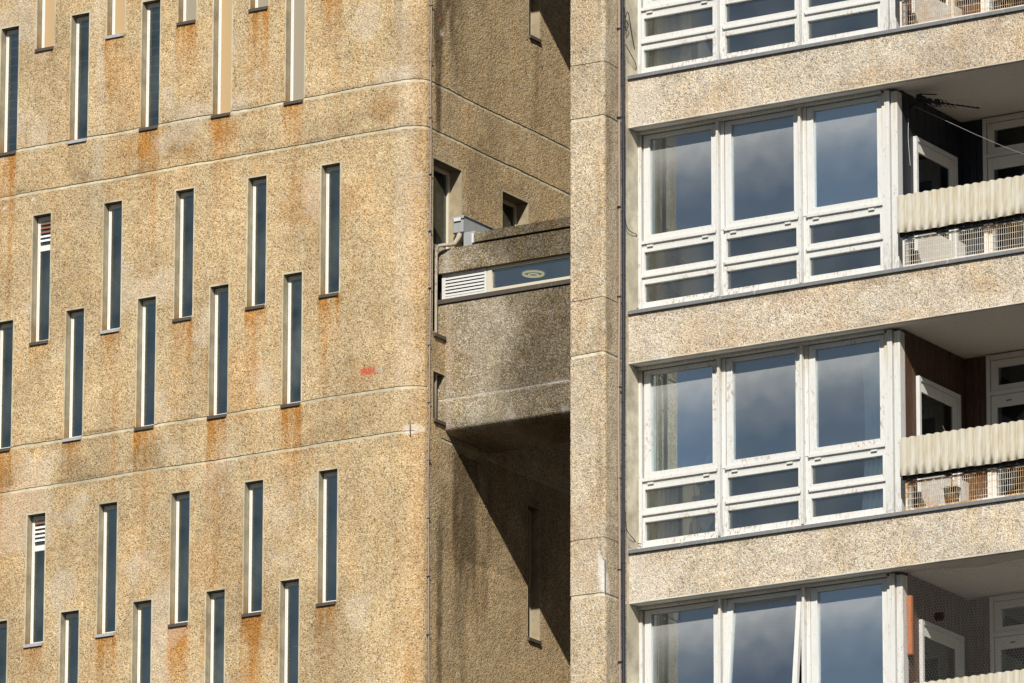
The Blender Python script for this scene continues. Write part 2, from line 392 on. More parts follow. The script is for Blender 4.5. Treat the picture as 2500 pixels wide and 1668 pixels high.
# wobble of the joints, fading near openings
wob = (fbm(SG*1.7+3, ZG*.4, 2)-.5)*.030+(vnoise(SG*22, ZG*.7)-.5)*.007
nearh = np.zeros_like(SG)
for a, b, c, d, e in holes: nearh = np.maximum(nearh, boxm(SG, a-.05, b+.05, .03)*boxm(ZG, c-.05, d+.06, .03))
nearj = np.zeros_like(ZG)
for z, _ in J: nearj = np.maximum(nearj, boxm(ZG, z-.055, z+.02, .02))
ZV = ZG+wob*nearj*(1-nearh)
P4 = np.array([wpos(s) for s in ss])
rough_n = (vnoise(SG*38, ZG*38)-.5)*.004*(1-nearh)
X = P4[:, 0][:, None]-(inset-rough_n)*P4[:, 2][:, None]; Y = P4[:, 1][:, None]-(inset-rough_n)*P4[:, 3][:, None]
verts = np.stack([X, Y, ZV], -1).reshape(-1, 3)
keep = np.ones((ns-1, nz-1), bool)
for a, b, c, d, e in holes: keep[((scn > a) & (scn < b))[:, None] & ((zc > c) & (zc < d))[None, :]] = False
I, K = np.where(keep); base = I*nz+K
faces = np.stack([base, base+nz, base+nz+1, base+1], -1).tolist(); smf = list(smooth_f[I, K])
vl = verts.tolist()
# weathering masks, with some painted shade
rust = np.zeros_like(SG); soot_shade = np.zeros_like(SG); pale = np.zeros_like(SG)
str1 = vnoise(SG*26, ZG*1.1)*.6+vnoise(SG*60, ZG*2.2)*.4
amp = {}
for (x, z, t, k) in slots:
    r = random.random(); ln = .35+.75*r; A = .80+.42*random.random()
    if t == 'B' and k == 3 and z > 27: A = .15
    if t == 'A' and k == 4: A *= .6
    dz = z-.03-ZG
    m = boxm(SG, x-.03, x+WA+.01, .022)*(dz > 0)*np.exp(-np.clip(dz, 0, 9)/ln*1.7)*A
    m *= .45+1.0*sst(.25, .75, str1)
    cx = x+WA*random.choice([.25, .5, .75]); m2 = boxm(SG, cx-.04, cx+.03, .02)*(dz > 0)*np.exp(-np.clip(dz, 0, 9)/(ln*2.2))*A*.8*sst(.2, .6, str1)
    e1 = boxm(SG, x-.05, x-.008, .014)*boxm(ZG, z-.05, z+HA*random.uniform(.3, .8), .1)*.45*sst(.3, .8, str1)
    rust = np.maximum(rust, np.maximum(m, np.maximum(m2, e1)))
rust *= (SG < .05)
rust += .42*boxm(SG, -.30, -.06, .05)*(1-sst(22.9, 23.3, ZG))*sst(.25, .75, fbm(SG*6, ZG*.8))
rust += .30*sst(.60, .74, fbm(SG*1.3+9, ZG*1.0+2))+.20*boxm(SG, -.20, .06, .05)
rust += .40*sst(.5, .7, fbm(SG*2+40, ZG*2))*boxm(ZG, 26.72, 27.15, .12)*(SG < -.2)
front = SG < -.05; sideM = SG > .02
for zt in (26.66, 23.16): soot_shade += .28*boxm(ZG, zt+.05, zt+.30, .06)*sst(.52, .68, fbm(SG*2.2, ZG*3+8))*front
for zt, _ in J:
    soot_shade += .5*(boxm(ZG, zt+.002, zt+.035, .012)+.6*boxm(ZG, zt-.085, zt-.045, .02))*sst(.45, .72, fbm(SG*2.6+zt, SG*0+zt, 4))*front
soot_shade += .35*(SG > sY(.7))*sst(.5, .9, SG/1.4+.3)*(ZG < 23.15)*(ZG > 21.9+0*SG)*sst(.2, .5, fbm(SG*3, ZG*2+70))  # real blackening plus shade painted in below the bridge
soot_shade += .55*boxm(SG, -.315, -.285, .012)*boxm(ZG, 27.35, 28.3, .2)*sst(.35, .7, vnoise(SG*40, ZG*14))
soot_shade += .30*boxm(SG, -.34, -.30, .01)*boxm(ZG, 20.2, 22.2, .4)*sst(.45, .75, vnoise(SG*40, ZG*9))
soot_shade += 1.2*boxm(SG, sY(.315), sY(.42), .02)*boxm(ZG, 26.75, 31, .3)*sst(.15, .55, fbm(SG*9, ZG*2.0))
soot_shade += 1.05*(SG > sY(.25))*(1-sst(sY(.45), sY(1.1), SG))*sst(27.0, 28.0, ZG+.5*(vnoise(SG*14, SG*0)-.5))*sst(.28, .55, fbm(SG*5+3, ZG*1.3))
soot_shade += .26*sst(.48, .72, fbm(SG*1.1+31, ZG*.7+12, 5))*front+.30*front*boxm(SG, -5.1, -4.62, .12)*sst(25.2, 27.4, ZG)*sst(.35, .7, fbm(SG*5, ZG*.6+3))
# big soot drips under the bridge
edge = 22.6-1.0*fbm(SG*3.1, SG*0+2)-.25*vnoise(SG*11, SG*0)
soot_shade += .75*boxm(SG, sY(.72), sY(1.52), .05)*boxm(ZG, 20.9, 30, .25)*(ZG < 23.1)*sst(.34, .60, fbm(SG*4.2, ZG*.8+1, 5))*(.6+.5*vnoise(SG*24, ZG*6))*sst(21.15, 21.75, ZG+.9*(fbm(SG*7, SG*0, 4)-.5)+.3*(vnoise(SG*15, ZG*3)-.5))
soot_shade += .85*boxm(SG, sY(.38), sY(.50), .03)*boxm(ZG, 19.5, 22.3, .35)*sst(.30, .6, fbm(SG*6, ZG*.7+4))*(.5+.6*vnoise(SG*30, ZG*8))
soot_shade += .45*boxm(SG, sY(.60), sY(1.0), .06)*(ZG < 21.9)*sst(.45, .7, fbm(SG*7, ZG*.7+9))
soot_shade += sideM*.25*sst(.45, .70, fbm(SG*1.7+5, ZG*1.4))+sideM*.10; rust = np.where(SG > .08, rust*.25, rust)
soot_shade += .35*boxm(SG, sY(2.35), sY(2.62), .06)*boxm(ZG, 27.2, 28.3, .2)*sst(.3, .7, str1)
pale += .55*sst(.60, .72, fbm(SG*1.5+20, ZG*1.5+6))*front+.30*boxm(SG, -.33, -.12, .03)*sst(23.2, 23.8, ZG)
pale += .9*boxm(SG, -4.42, -4.28, .07)*sst(25.3, 26.4, ZG)*sst(.28, .6, fbm(SG*5, ZG*1.2))*.6
mark = np.zeros(SG.shape+(3,))
jt = (vnoise(SG*30, ZG*60)-.5)*.035
redm = boxm(SG, -.765, -.575, .012)*boxm(ZG+jt*.5, 23.912, 23.970, .010)
mark[..., 0] += redm*(.7+.3*(vnoise(SG*60, ZG*90) > .3)); mark[..., 0] += .6*boxm(SG, -.665, -.65, .01)*boxm(ZG, 23.85, 23.93, .02)
mark[..., 1] += boxm(SG, -.57, -.47, .01)*boxm(ZG+jt, 23.928, 23.950, .012)*.9
rr = np.hypot((SG+.12)/.14, (ZG-23.225)/.085)+(fbm(SG*14, ZG*14)-.5)*1.3
mark[..., 2] += (1-sst(.6, 1.0, rr))*.6
mark[..., 0] += .5*boxm(SG, -.15, -.11, .012)*boxm(ZG, 23.14, 23.165, .01)
for (a, b, w) in ((-5.73, 26.62, .05), (-5.60, 26.55, .03), (-5.22, 26.60, .025)):
    mark[..., 2] += 1-sst(.6, 1.1, np.hypot((SG-a)/w, (ZG-b)/(w*.8))+(vnoise(SG*40, ZG*40)-.5)*.8)
for (a, b, w) in ((.33+.0, 27.86, .05),):
    mark[..., 2] += .6*(1-sst(.6, 1.1, np.hypot((SG-a)/w, (ZG-b)/(w*.9))+(vnoise(SG*40, ZG*40)-.5)*.8))
mark[..., 0] += .5*boxm(SG, .27, .31, .01)*boxm(ZG, 28.0, 28.04, .015)
stain_shade = np.stack([rust, soot_shade, pale], -1).reshape(-1, 3); mark = mark.reshape(-1, 3)
# reveals of every opening; tone mixes grime with painted shade
sv = list(vl); est = []
for a, b, c, d, e in holes:
    def pt(s, z, dd):
        x, y, nx, ny = wpos(s)
        return (x-nx*dd, y-ny*dd, z)
    # use one inward direction per opening
    xm = wpos((a+b)/2); nx, ny = xm[2], xm[3]
    def q(s, z, dd): x, y, _, _ = wpos(s); return (x-nx*dd, y-ny*dd, z)
    D = e+.09; n0 = len(sv); zs = [c, c+.10, c+.3, c+.7, d-.15, d]
    for (s0, sg) in ((a, 1), (b, -1)):
        for i in range(len(zs)):
            for dd in (0, D*.35, D):
                sv.append(q(s0, zs[i], dd))
                r_ = .9*math.exp(-(zs[i]-c)/.16) if (e < .12) else .1
                est.append((r_+.12, .38 if e < .12 else .45, 0))
        for i in range(len(zs)-1):
            for j in range(2):
                k0 = n0+i*3+j
                f = (k0, k0+1, k0+4, k0+3); faces.append(f if sg > 0 else f[::-1]); smf.append(1)
        n0 = len(sv)
    for z0, sg in ((d, 1), (c, -1)):
        n0 = len(sv)
        for s0, dd in ((a, 0), (b, 0), (b, D), (a, D)): sv.append(q(s0, z0, dd)); est.append((.1, 1. if sg > 0 else .3, 0))  # lintel undersides fully darkened as painted shade
        faces.append((n0, n0+1, n0+2, n0+3) if sg > 0 else (n0+3, n0+2, n0+1, n0)); smf.append(1)
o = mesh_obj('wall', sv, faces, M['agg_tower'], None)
add_attrs(o, smf, np.vstack([stain_shade, np.array(est)]), np.vstack([mark, np.zeros((len(est), 3))]))
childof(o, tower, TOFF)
# body behind the wall skin (ends, roof and a lower shaft down to the ground) and dark rooms
m = MB()
m.quad((SLO, 0, ZLO), (SLO, 4.6, ZLO), (SLO, 4.6, ZHI), (SLO, 0, ZHI)).quad((SLO, 4.7, ZLO), (0, 4.7, ZLO), (0, 4.7, ZHI), (SLO, 4.7, ZHI))
m.quad((SLO, .0, ZHI), (-RA, .0, ZHI), (0, RB, ZHI), (0, 4.7, ZHI), (SLO, 4.7, ZHI))
m.box(SLO, -.02, .02, 4.7, 0, ZLO-.002)
childof(m.build('shaft', M['agg_tower']), tower, TOFF)
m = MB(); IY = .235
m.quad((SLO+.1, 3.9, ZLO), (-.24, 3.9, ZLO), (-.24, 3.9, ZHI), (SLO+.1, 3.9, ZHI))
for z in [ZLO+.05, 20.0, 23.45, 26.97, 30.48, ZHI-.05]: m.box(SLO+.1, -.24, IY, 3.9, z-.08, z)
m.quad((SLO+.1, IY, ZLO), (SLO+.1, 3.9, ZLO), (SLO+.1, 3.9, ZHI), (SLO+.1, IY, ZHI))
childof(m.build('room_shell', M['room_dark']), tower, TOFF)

# slot windows: prototype with local origin at the lower front-left corner of the opening
def slot_proto():
    f = MB(); w, h = WA, HA
    f.frame(.006, w-.004, 0.004, h-.004, .013, .012, .018, .014, .090, .130)
    f.frame(.0205, w-.0175, .0195, h-.0235, .019, .014, .022, .018, .0955, .120)
    fr = f.build('window', M['slotframe'], bevel=.002)
    MB().quad((.036, .101, .03), (w-.028, .101, .03), (w-.028, .101, h-.043), (.036, .101, h-.043)).build('pane', M['glass_slot'], fr)
    MB().extr([(-.022, -.040), (-.022, -.006), (.089, .012), (.089, -.012), (-.012, -.030), (-.012, -.040)], -.012, w-.006).build('sill', M['darkmetal'], fr)
    MB().box(.030, w-.022, .080, .0885, .006, .024).build('weather_bar', M['darkmetal'], fr)
    return fr
proto = slot_proto(); first = True
wins = {}
for (x, z, t, k) in slots:
    if first: w = proto; first = False
    else: w = copy_tree(proto)
    w.location = (x, 0, z); childof(w, tower, TOFF); wins[(t, k, round(z))] = w
    for c in w.children:
        if c.name.startswith('pane'):
            c.data = c.data.copy(); c.data.materials[0] = M[random.choice(['glass_slot', 'glass_slot_grey', 'glass_slot_pale', 'glass_slot_grey'])]
    if (t, k) in (('B', 3), ('A', 3)) and z != 21.383 or (t == 'A' and z < 22 and k in (3, 4)):
        for c in w.children:
            if c.name.startswith('sill'): c.data = c.data.copy(); c.data.materials[0] = M['flash_light']
for key, mt in ((('A', 0, 28), 'blind_grey'), (('A', 1, 28), 'blind_grey'), (('A', 2, 28), 'blind_grey'), (('A', 3, 28), 'blind_tan'), (('A', 4, 28), 'blind_tan'),
                (('B', 0, 27), 'blind_grey'), (('B', 1, 27), 'blind_tan')):
    for c in wins[key].children:
        if c.name.startswith('pane'): c.data = c.data.copy(); c.data.materials[0] = M[mt]
for key in (('B', 2, 27), ('B', 3, 27), ('B', 4, 27)):
    mm = MB(); n = 14 if key[1] != 3 else 3
    for i in range(n): mm.box(.04, WA-.03, .106, .135, HA-.12-i*(.105 if n > 5 else .42)-.008*random.random(), HA-.112-i*(.105 if n > 5 else .42)+.006)
    mm.build('shelf', M['glass_shelf'], wins[key])
for key in (('A', 4, 25), ('A', 4, 21)):
    mm = MB(); mw = MB()
    for i in range(5): (mm if i < (3 if key[2] == 25 else 1) else mw).extr([(.080, HA-.10-i*.05), (.084, HA-.10-i*.05), (.099, HA-.072-i*.05), (.095, HA-.072-i*.05)], .045, WA-.02)
    mm.build('vent_slat', M['brown_slat'], wins[key]); mw.build('vent_slat', M['slotframe'], wins[key])
    MB().box(.045, WA-.02, .086, .099, HA-.41, HA-.345).build('vent_rail', M['slotframe'], wins[key])
MB().box(.05, WA-.03, .19, .2, .78, .80).build('shelf', M['blind_tan'], wins[('B', 0, 20)])
sw = MB()
for i, rr in enumerate((.07, .05, .028)): sw.tube([(WA*.62+math.cos(a)*rr, .17, .93+math.sin(a)*rr*1.5) for a in np.linspace(0, 6.0, 18)], .005, 5)
sw.build('glass_ornament', M['glass_shelf'], wins[('B', 0, 24)])

# side wall windows
def side_window(Y0, Y1, z0, z1, dep, mid=None, sill=True, pane='glass_side', sillY=None):
    f = MB(); x0, x1 = -dep-.045, -dep
    def fr(a, b, c, d, l, xx0, xx1):
        f.box(xx0, xx1, a, a+l, c, d); f.box(xx0, xx1, b-l, b, c, d); f.box(xx0, xx1, a+l, b-l, d-l, d); f.box(xx0, xx1, a+l, b-l, c, c+l)
    fr(Y0, Y1, z0, z1, .035, x0, x1)
    if mid: f.box(x0, x1+.02, Y0+.035, Y1-.035, mid-.035, mid+.03)
    o = f.build('window', M['cream'], bevel=.002)
    MB().quad((x0+.015, Y0+.03, z0+.03), (x0+.015, Y1-.03, z0+.03), (x0+.015, Y1-.03, z1-.03), (x0+.015, Y0+.03, z1-.03)).build('pane', M[pane], o)
    if sill:
        a, b = sillY or (Y0, Y1)
        s_ = MB(); s_.box(-.0, .028, a-.004, b, z0-.045, z0-.008); s_.box(-dep, -.001, a, b, z0-.02, z0-.004); s_.build('sill', M['darkmetal'], o)
    childof(o, tower, TOFF); return o
side_window(.265, .863, 24.36, 26.366, .15, mid=25.42, sillY=(.285, .512))
side_window(.285, .575, 23.385, 23.918, .15, sillY=(.295, .512))
side_window(1.746, 2.309, 24.9, 26.358, .15)
side_window(2.318, 2.55, 28.365, 29.87, .11, pane='glass_dark')
side_window(2.312, 2.566, 21.320, 22.832, .11, pane='glass_dark')
# surface conduit at the corner
pts = []
for i in range(60):
    z = ZLO+.1+i*(ZHI-ZLO-.2)/59; pts.append((.012+.004*math.sin(z*1.9), .187+.010*math.sin(z*1.3)+.006*math.sin(z*4.1), z))
childof(MB().tube(pts, .0085, 6).build('conduit', M['pipe_tan'], smooth=True), tower, TOFF)
cl = MB()
for z in np.arange(19.6, 31, .655): cl.box(-.004, .026, .165, .208, z, z+.012)
childof(cl.build('conduit_clip', M['flash']), tower, TOFF)
# exposed bar in the broken corner and drain pipe deep in the gap
childof(MB().tube([(-.118, -.004, 23.16), (-.115, -.006, 23.30)], .006, 6).build('exposed_bar', M['steel_rust']), tower, TOFF)

# ================================================================== WALKWAY BRIDGES
def sheet(name, prof, xs, mat, parent, fn, smoothfn=None):
    xs = np.asarray(xs); pr = []
    for (a, b) in zip(prof[:-1], prof[1:]):
        L = math.hypot(b[0]-a[0], b[1]-a[1]); n = max(1, int(L/.03)); pr += [(a[0]+(b[0]-a[0])*i/n, a[1]+(b[1]-a[1])*i/n) for i in range(n)]
    pr.append(prof[-1]); pr = np.array(pr); nx, npr = len(xs), len(pr)
    XG = np.repeat(xs[:, None], npr, 1); YG = np.repeat(pr[None, :, 0], nx, 0); ZG_ = np.repeat(pr[None, :, 1], nx, 0)
    jit = (vnoise(XG*30, ZG_*30+YG*17)-.5)*.003
    v = np.stack([XG, YG+jit, ZG_], -1).reshape(-1, 3)
    i, j = np.meshgrid(np.arange(nx-1), np.arange(npr-1), indexing='ij'); b = (i*npr+j).ravel()
    f = np.stack([b, b+npr, b+npr+1, b+1], -1).tolist()
    o = mesh_obj(name, v.tolist(), f, mat, parent)
    st, mk = fn(XG, YG, ZG_); cz = (pr[:-1]+pr[1:])/2
    smv = [1. if (smoothfn and smoothfn(cz[jj][0], cz[jj][1])) else 0. for ii in range(nx-1) for jj in range(npr-1)]
    add_attrs(o, smv, st.reshape(-1, 3), mk.reshape(-1, 3)); return o
def bridge(dz, label, full=True):
    br = empty('walkway_bridge', (.9, 1.0, 23.25)); BO = (.9, 1.0, 23.25)
    tag(br, label, 'bridge')
    Yf, Yb = .525, 1.50; xs = lines(-.10, 2.32, .03, [])
    def bodyst(Xg, Yg, Zg):
        n = fbm(Xg*2.2, Zg*1.6+3); s = np.zeros(Xg.shape+(3,))
        s[..., 1] = np.clip(.30+.62*sst(.3, 1.25, Xg+(n-.5)*1.1)*sst(23.15, 23.9, Zg+.3)+.5*(1-sst(23.26, 23.50, Zg+(n-.5)*.2))+.15*(fbm(Xg*12, Zg*12)-.3), 0, 1)  # last dark term adds painted shade to grime along bottom and soffit
        s[..., 1] *= np.where(Zg < 23.64, .9, 1)
        s[..., 2] = .30*np.exp(-((Xg-.55+(n-.5)*.9)/.30)**2)+.5*np.exp(-((Xg-.05)/.06)**2)
        s[..., 0] = .16*sst(.5, .7, fbm(Xg*3, Zg*3+9))+.3*boxm(Xg, -.05, .12, .05)
        m = np.zeros_like(s); ln = 23.645+.012*(vnoise(Xg*6, Xg*0)-.5)
        m[..., 2] = np.exp(-((Zg-ln)/.010)**2)*(.45+.5*(vnoise(Xg*18, Xg*0+5)))
        m[..., 2] += .25*sst(.62, .8, fbm(Xg*9, Zg*9))*(Zg < 23.64)
        return s, m
    r = .16; arc = [(Yf+r-r*math.cos(a)*1.0, 23.25+r*.45-r*.45*math.sin(a)) for a in np.linspace(.15, PI/2, 7)]
    body = [(Yf+.26, 24.735), (Yf, 24.735), (Yf, 23.66), (Yf+.004, 23.65), (Yf+.004, 23.63), (Yf, 23.62)]+arc+[(Yb, 23.245), (Yb, 24.735)]
    childof(sheet('parapet', body, xs, M['agg_bridge'], None, bodyst), br, BO)
    def fasst(Xg, Yg, Zg):
        s = np.zeros(Xg.shape+(3,)); n = fbm(Xg*3, Zg*4)
        s[..., 1] = np.clip(.40+.65*sst(.1, .8, Xg+(n-.5)*1.2)+.2*sst(25.2, 25.4, Zg), 0, 1); s[..., 0] = .35*sst(.4, .7, n)
        s[..., 2] = .8*np.exp(-((Xg-.02)/.07)**2)
        return s, np.zeros_like(s)
    fas = [(Yf+.26, 25.10), (Yf, 25.10), (Yf, 25.372), (Yf+.02, 25.380), (Yf+.16, 25.384), (Yb, 25.384), (Yb, 25.10)]
    childof(sheet('fascia', fas, xs, M['agg_bridge'], None, fasst, lambda y, z: False), br, BO)
    kx = lines(.375, 2.32, .03, [])
    kerb = [(Yb, 25.385), (Yf+.012, 25.398), (Yf-.006, 25.400), (Yf-.006, 25.505), (Yf+.16, 25.512), (Yb, 25.512)]
    childof(sheet('roof_kerb', kerb, kx, M['agg_bridge'], None, fasst), br, BO)
    childof(MB().box(.345, .373, Yf-.008, Yf+.02, 25.395, 25.505).build('kerb_end_plate', M['white']), br, BO)
    # glazing strip
    childof(MB().extr([(Yf-.022, 24.742), (Yf-.022, 24.792), (Yf+.10, 24.806), (Yf+.10, 24.742)], -.085, 2.32).build('flashing', M['darkmetal'], bevel=.002), br, BO)
    w = MB(); y0, y1 = Yf+.05, Yf+.10
    w.frame(-.075, .506, 24.808, 25.098, .045, .03, .03, .03, y0, y1)
    wf = w.build('louvre_window', M['white'], bevel=.002); l = MB()
    for i in range(6):
        z = 24.84+i*.038; l.extr([(y0-.004, z), (y0-.002, z+.024), (y0+.004, z+.026), (y0+.030, z+.030), (y0+.030, z+.026)], -.03, .476)
    l.build('louvre_blade', M['blade'], wf); MB().box(-.03, .476, y0+.03, y0+.034, 25.066, 25.07).build('head_plate', M['galv'], wf)
    MB().box(-.03, .476, y0+.045, y0+.048, 24.835, 25.07).build('back_plate', M['room_dark'], wf)
    childof(wf, br, BO)
    w = MB(); w.frame(.516, 2.32, 24.808, 25.098, .055, .04, .028, .040, y0, y1); w.box(.506, .516, y0+.01, y1, 24.808, 25.098)
    wf = w.build('strip_window', M['cream'], bevel=.002)
    MB().quad((.56, y0+.03, 24.84), (2.29, y0+.03, 24.84), (2.29, y0+.03, 25.075), (.56, y0+.03, 25.075)).build('pane', M['glass_rib2'], wf)
    childof(wf, br, BO)
    # passage inside
    c = MB(); c.box(-.1, 2.32, Yf+.102, Yb-.02, 24.0, 24.06); c.quad((-.1, Yb-.05, 24.06), (2.32, Yb-.05, 24.06), (2.32, Yb-.05, 25.10), (-.1, Yb-.05, 25.10))
    c.quad((-.1, Yf+.26, 25.099), (2.32, Yf+.26, 25.099), (2.32, Yb, 25.099), (-.1, Yb, 25.099))
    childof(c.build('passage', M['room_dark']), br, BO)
    # gutter box, hopper and downpipe at the tower side
    g = MB(); g.extr([(.66, 25.590), (.66, 25.735), (.685, 25.77), (1.55, 25.77), (1.55, 25.52), (.80, 25.54)], .012, .150); g.extr([(.60, 25.386), (.60, 25.55), (.62, 25.56), (1.2, 25.56), (1.2, 25.386)], .19, .342)
    g.extr([(.645, 25.74), (.645, 25.775), (1.55, 25.79), (1.55, 25.775), (.66, 25.770)], .004, .165)
    childof(g.build('gutter_box', M['galv'], bevel=.003), br, BO)
    childof(MB().box(.035, .125, .641, .645, 25.715, 25.755).build('gutter_plate', M['white']), br, BO)
    dp = [(.085, .72, 25.62), (.085, .66, 25.52), (.08, .58, 25.43), (.07, .50, 25.405), (.02, .46, 25.40), (-.03, .44, 25.395), (-.055, .43, 25.36), (-.06, .43, 25.29), (-.06, .43, 24.36), (-.06, .43, 23.40)]
    if full: childof(MB().tube(dp, [.034, .030, .024, .022, .021, .020, .019, .018, .017, .017], 10).build('downpipe', M['pipe_brown'], smooth=True), br, BO)
    br.location = (BO[0], BO[1], BO[2]+dz)
    return br
M['glass_rib2'] = glass('bridge_ribbed_glass', tint=(.85, .90, .92), refl=.36, rough=.06, ribs=45, haze=.03)
bridge(0, 'stained concrete walkway bridge with louvre and strip window, joining tower to flats')
bridge(7.0, 'higher walkway bridge above the photo whose slanting shadow falls on the tower side')
lamp = empty('ceiling_lamp', (.854, 1.0, 25.097)); tag(lamp, 'round yellowish ceiling lamp glimpsed behind the bridge strip window', 'lamp')
mm = MB().tube([(math.cos(a)*.115, math.sin(a)*.115, -.02) for a in np.linspace(0, 2*PI, 25)], .011, 6).tube([(math.cos(a)*.055, math.sin(a)*.055, -.03) for a in np.linspace(0, 2*PI, 17)], .007, 6); mm.build('shade', M['lampglass'], lamp, smooth=True)
MB().tube([(0, 0, -.002), (0, 0, -.008)], [.145, .145], 20).build('base_plate', M['galv'], lamp)

# ================================================================== APARTMENT BLOCK
flats = empty('apartment_block', (5, 3, 0)); FO = (5, 3, 0)
tag(flats, 'block of flats with white framed windows, pebbled bands and balconies, right half', 'building')
XS, YB, YW = 2.355, .540, .760
FP = 2.685
def fl(k): return -FP*k                   # storey offset, 0 = the full storey second from the top
# pier
pj = []
for k in range(-2, 5):
    pj += [(27.05+fl(k), .010), (26.437+fl(k), .040)]
pz = lines(18.0, 31.8, .03, [z for z, h in pj]+[z-.002 for z, h in pj]+[z-h for z, h in pj]+[z-h-.002 for z, h in pj])
XL = 1.601; R = .05
prof = [(XL, 4.2), (XL, 2.0), (XL, 1.0), (XL, .3), (XL, .012), (XL+.006, .003), (XL+.016, 0)]
prof += [(x, 0) for x in np.arange(XL+.04, XS-R-.01, .02)]+[(XS-R+R*math.sin(a), R-R*math.cos(a)) for a in np.linspace(0, PI/2, 6)]
prof += [(XS, y) for y in np.arange(.065, .47, .018)]+[(XS, .4701), (XS, .4702), (XS, .56), (XS, .66), (XS, .72), (XS, .80), (XS, .95)]
# pier left edge was located on the plane of the bridge; put it on the pier's own front plane
dxl = 1.920-XL
prof = [((x+dxl if x < XL+.02 else max(x, 1.94)) if y < 4.3 else x, y) for x, y in prof]
pp = []
for q in prof:
    if not pp or (abs(q[0]-pp[-1][0])+abs(q[1]-pp[-1][1])) > 1e-6: pp.append(q)
pp = np.array(pp); arcs = np.concatenate([[0], np.cumsum(np.hypot(*(pp[1:]-pp[:-1]).T))])
A_, Z_ = np.meshgrid(arcs, pz, indexing='ij'); na, nzp = A_.shape
ins = np.zeros_like(Z_)
for z, h in pj:
    mk_ = (Z_ < z-.001) & (Z_ > z-h-.001); ins = np.where(mk_, .010, ins)
Xp_ = np.repeat(pp[:, 0][:, None], nzp, 1); Yp_ = np.repeat(pp[:, 1][:, None], nzp, 1)
tn = np.gradient(pp, axis=0); tl = np.hypot(tn[:, 0], tn[:, 1]); nrm = np.stack([tn[:, 1]/tl, -tn[:, 0]/tl], 1)
act = ((Yp_ < .46) & (Xp_ > 1.9)); ins = ins*act
zw = (fbm(A_*2.5, Z_*.3, 2)-.5)*.02+(vnoise(A_*24, Z_)-.5)*.006
rel = np.where((Yp_ > .4701) & (Xp_ > 2.3), .008, 0)+ins-(vnoise(A_*36, Z_*36)-.5)*.004*(Yp_ < .47)
Xo = Xp_-nrm[:, 0][:, None]*rel; Yo = Yp_-nrm[:, 1][:, None]*rel
v = np.stack([Xo, Yo, Z_+zw*act], -1).reshape(-1, 3).tolist()
i, j = np.meshgrid(np.arange(na-1), np.arange(nzp-1), indexing='ij'); b = (i*nzp+j).ravel(); f = np.stack([b, b+nzp, b+nzp+1, b+1], -1).tolist()
ob = mesh_obj('pier', v, f, M['agg_pier'], None)
zcp = (pz[:-1]+pz[1:])/2; smp = []
for ii in range(na-1):
    yc = (pp[ii, 1]+pp[ii+1, 1])/2; xc = (pp[ii, 0]+pp[ii+1, 0])/2
    for jj in range(nzp-1):
        s_ = 0.
        if yc > .47 and xc > 2.3: s_ = 1.
        elif yc < .46 and xc > 1.9:
            for z, h in pj:
                if z-h-.001 < zcp[jj] < z: s_ = 1. if h > .02 else .5
        smp.append(s_)
st = np.zeros(A_.shape+(3,)); mk = np.zeros_like(st)
cor = np.exp(-((Xp_-2.31)/.05)**2)*(Yp_ < .2)
st[..., 1] = .30*sst(.45, .7, fbm(A_*6, Z_*1.5))*(Yp_ > .03)+.38*cor*sst(.35, .7, fbm(A_*9, Z_*2.2))+.12*(Yp_ > .04)
st[..., 0] = .2*sst(.5, .72, fbm(A_*3+3, Z_*1.2))*(Yp_ < .1)
st[..., 2] = .35*sst(.5, .7, fbm(A_*3+30, Z_*1.8))*(Yp_ < .1)
# broken patch on the pier corner
sc = A_-arcs[np.argmin(np.hypot(pp[:, 0]-2.34, pp[:, 1]-.02))]
hz = 21.28
rr = np.hypot((sc+.02+.06*(Z_-21.28)/.25)/np.interp(Z_, [21.0, 21.1, 21.3, 21.52], [.11, .11, .06, .02]), np.clip(np.abs(Z_-21.27)/.26, 0, 9))+(fbm(A_*18, Z_*18)-.5)*.8
mk[..., 2] = (1-sst(.8, 1.05, rr))*((Yp_ < .12) & (Xp_ > 2.1))
mk[..., 1] = .9*boxm(sc, .005, .022, .008)*boxm(Z_, 21.07, 21.42, .03)
mk[..., 0] = .9*boxm(sc, .035, .055, .01)*boxm(Z_, 21.07, 21.30, .03)*(vnoise(A_*30, Z_*25) > .35)
add_attrs(ob, smp, st.reshape(-1, 3), mk.reshape(-1, 3)); childof(ob, flats, FO)
childof(MB().tube([(2.362, .002, 21.07), (2.366, -.006, 21.42)], .008, 6).build('exposed_bar', M['steel_rust']), flats, FO)
# lower body to the ground
childof(MB().box(1.93, 9.5, .56, 5, 0, 17.99).build('lower_storeys', M['agg_pier']), flats, FO)
# pipes on the pier's side
pt = [(XS+.016+.004*math.sin(z*2.1), .292-.012*math.sin(z*.9), z) for z in np.linspace(18, 31.6, 50)]
childof(MB().tube(pt, .014, 7).build('conduit', M['pipe_tan'], smooth=True), flats, FO)
pb = [(XS+.035, .345+.010*math.sin(z*.8), z) for z in np.linspace(18, 31.6, 50)]
childof(MB().tube(pb, .019, 9).build('drain_pipe', M['pipe_black'], smooth=True), flats, FO)
cl = MB()
for z in np.arange(18.3, 31.4, 1.02): cl.box(XS-.004, XS+.034, .270, .315, z, z+.012)
for z in np.arange(18.2, 31.4, .36): cl.tube([(XS+.035, .345+.010*math.sin(z*.8), z), (XS+.035, .345+.010*math.sin(z*.8), z+.010)], .023, 9)
childof(cl.build('pipe_clip', M['pipe_black']), flats, FO)

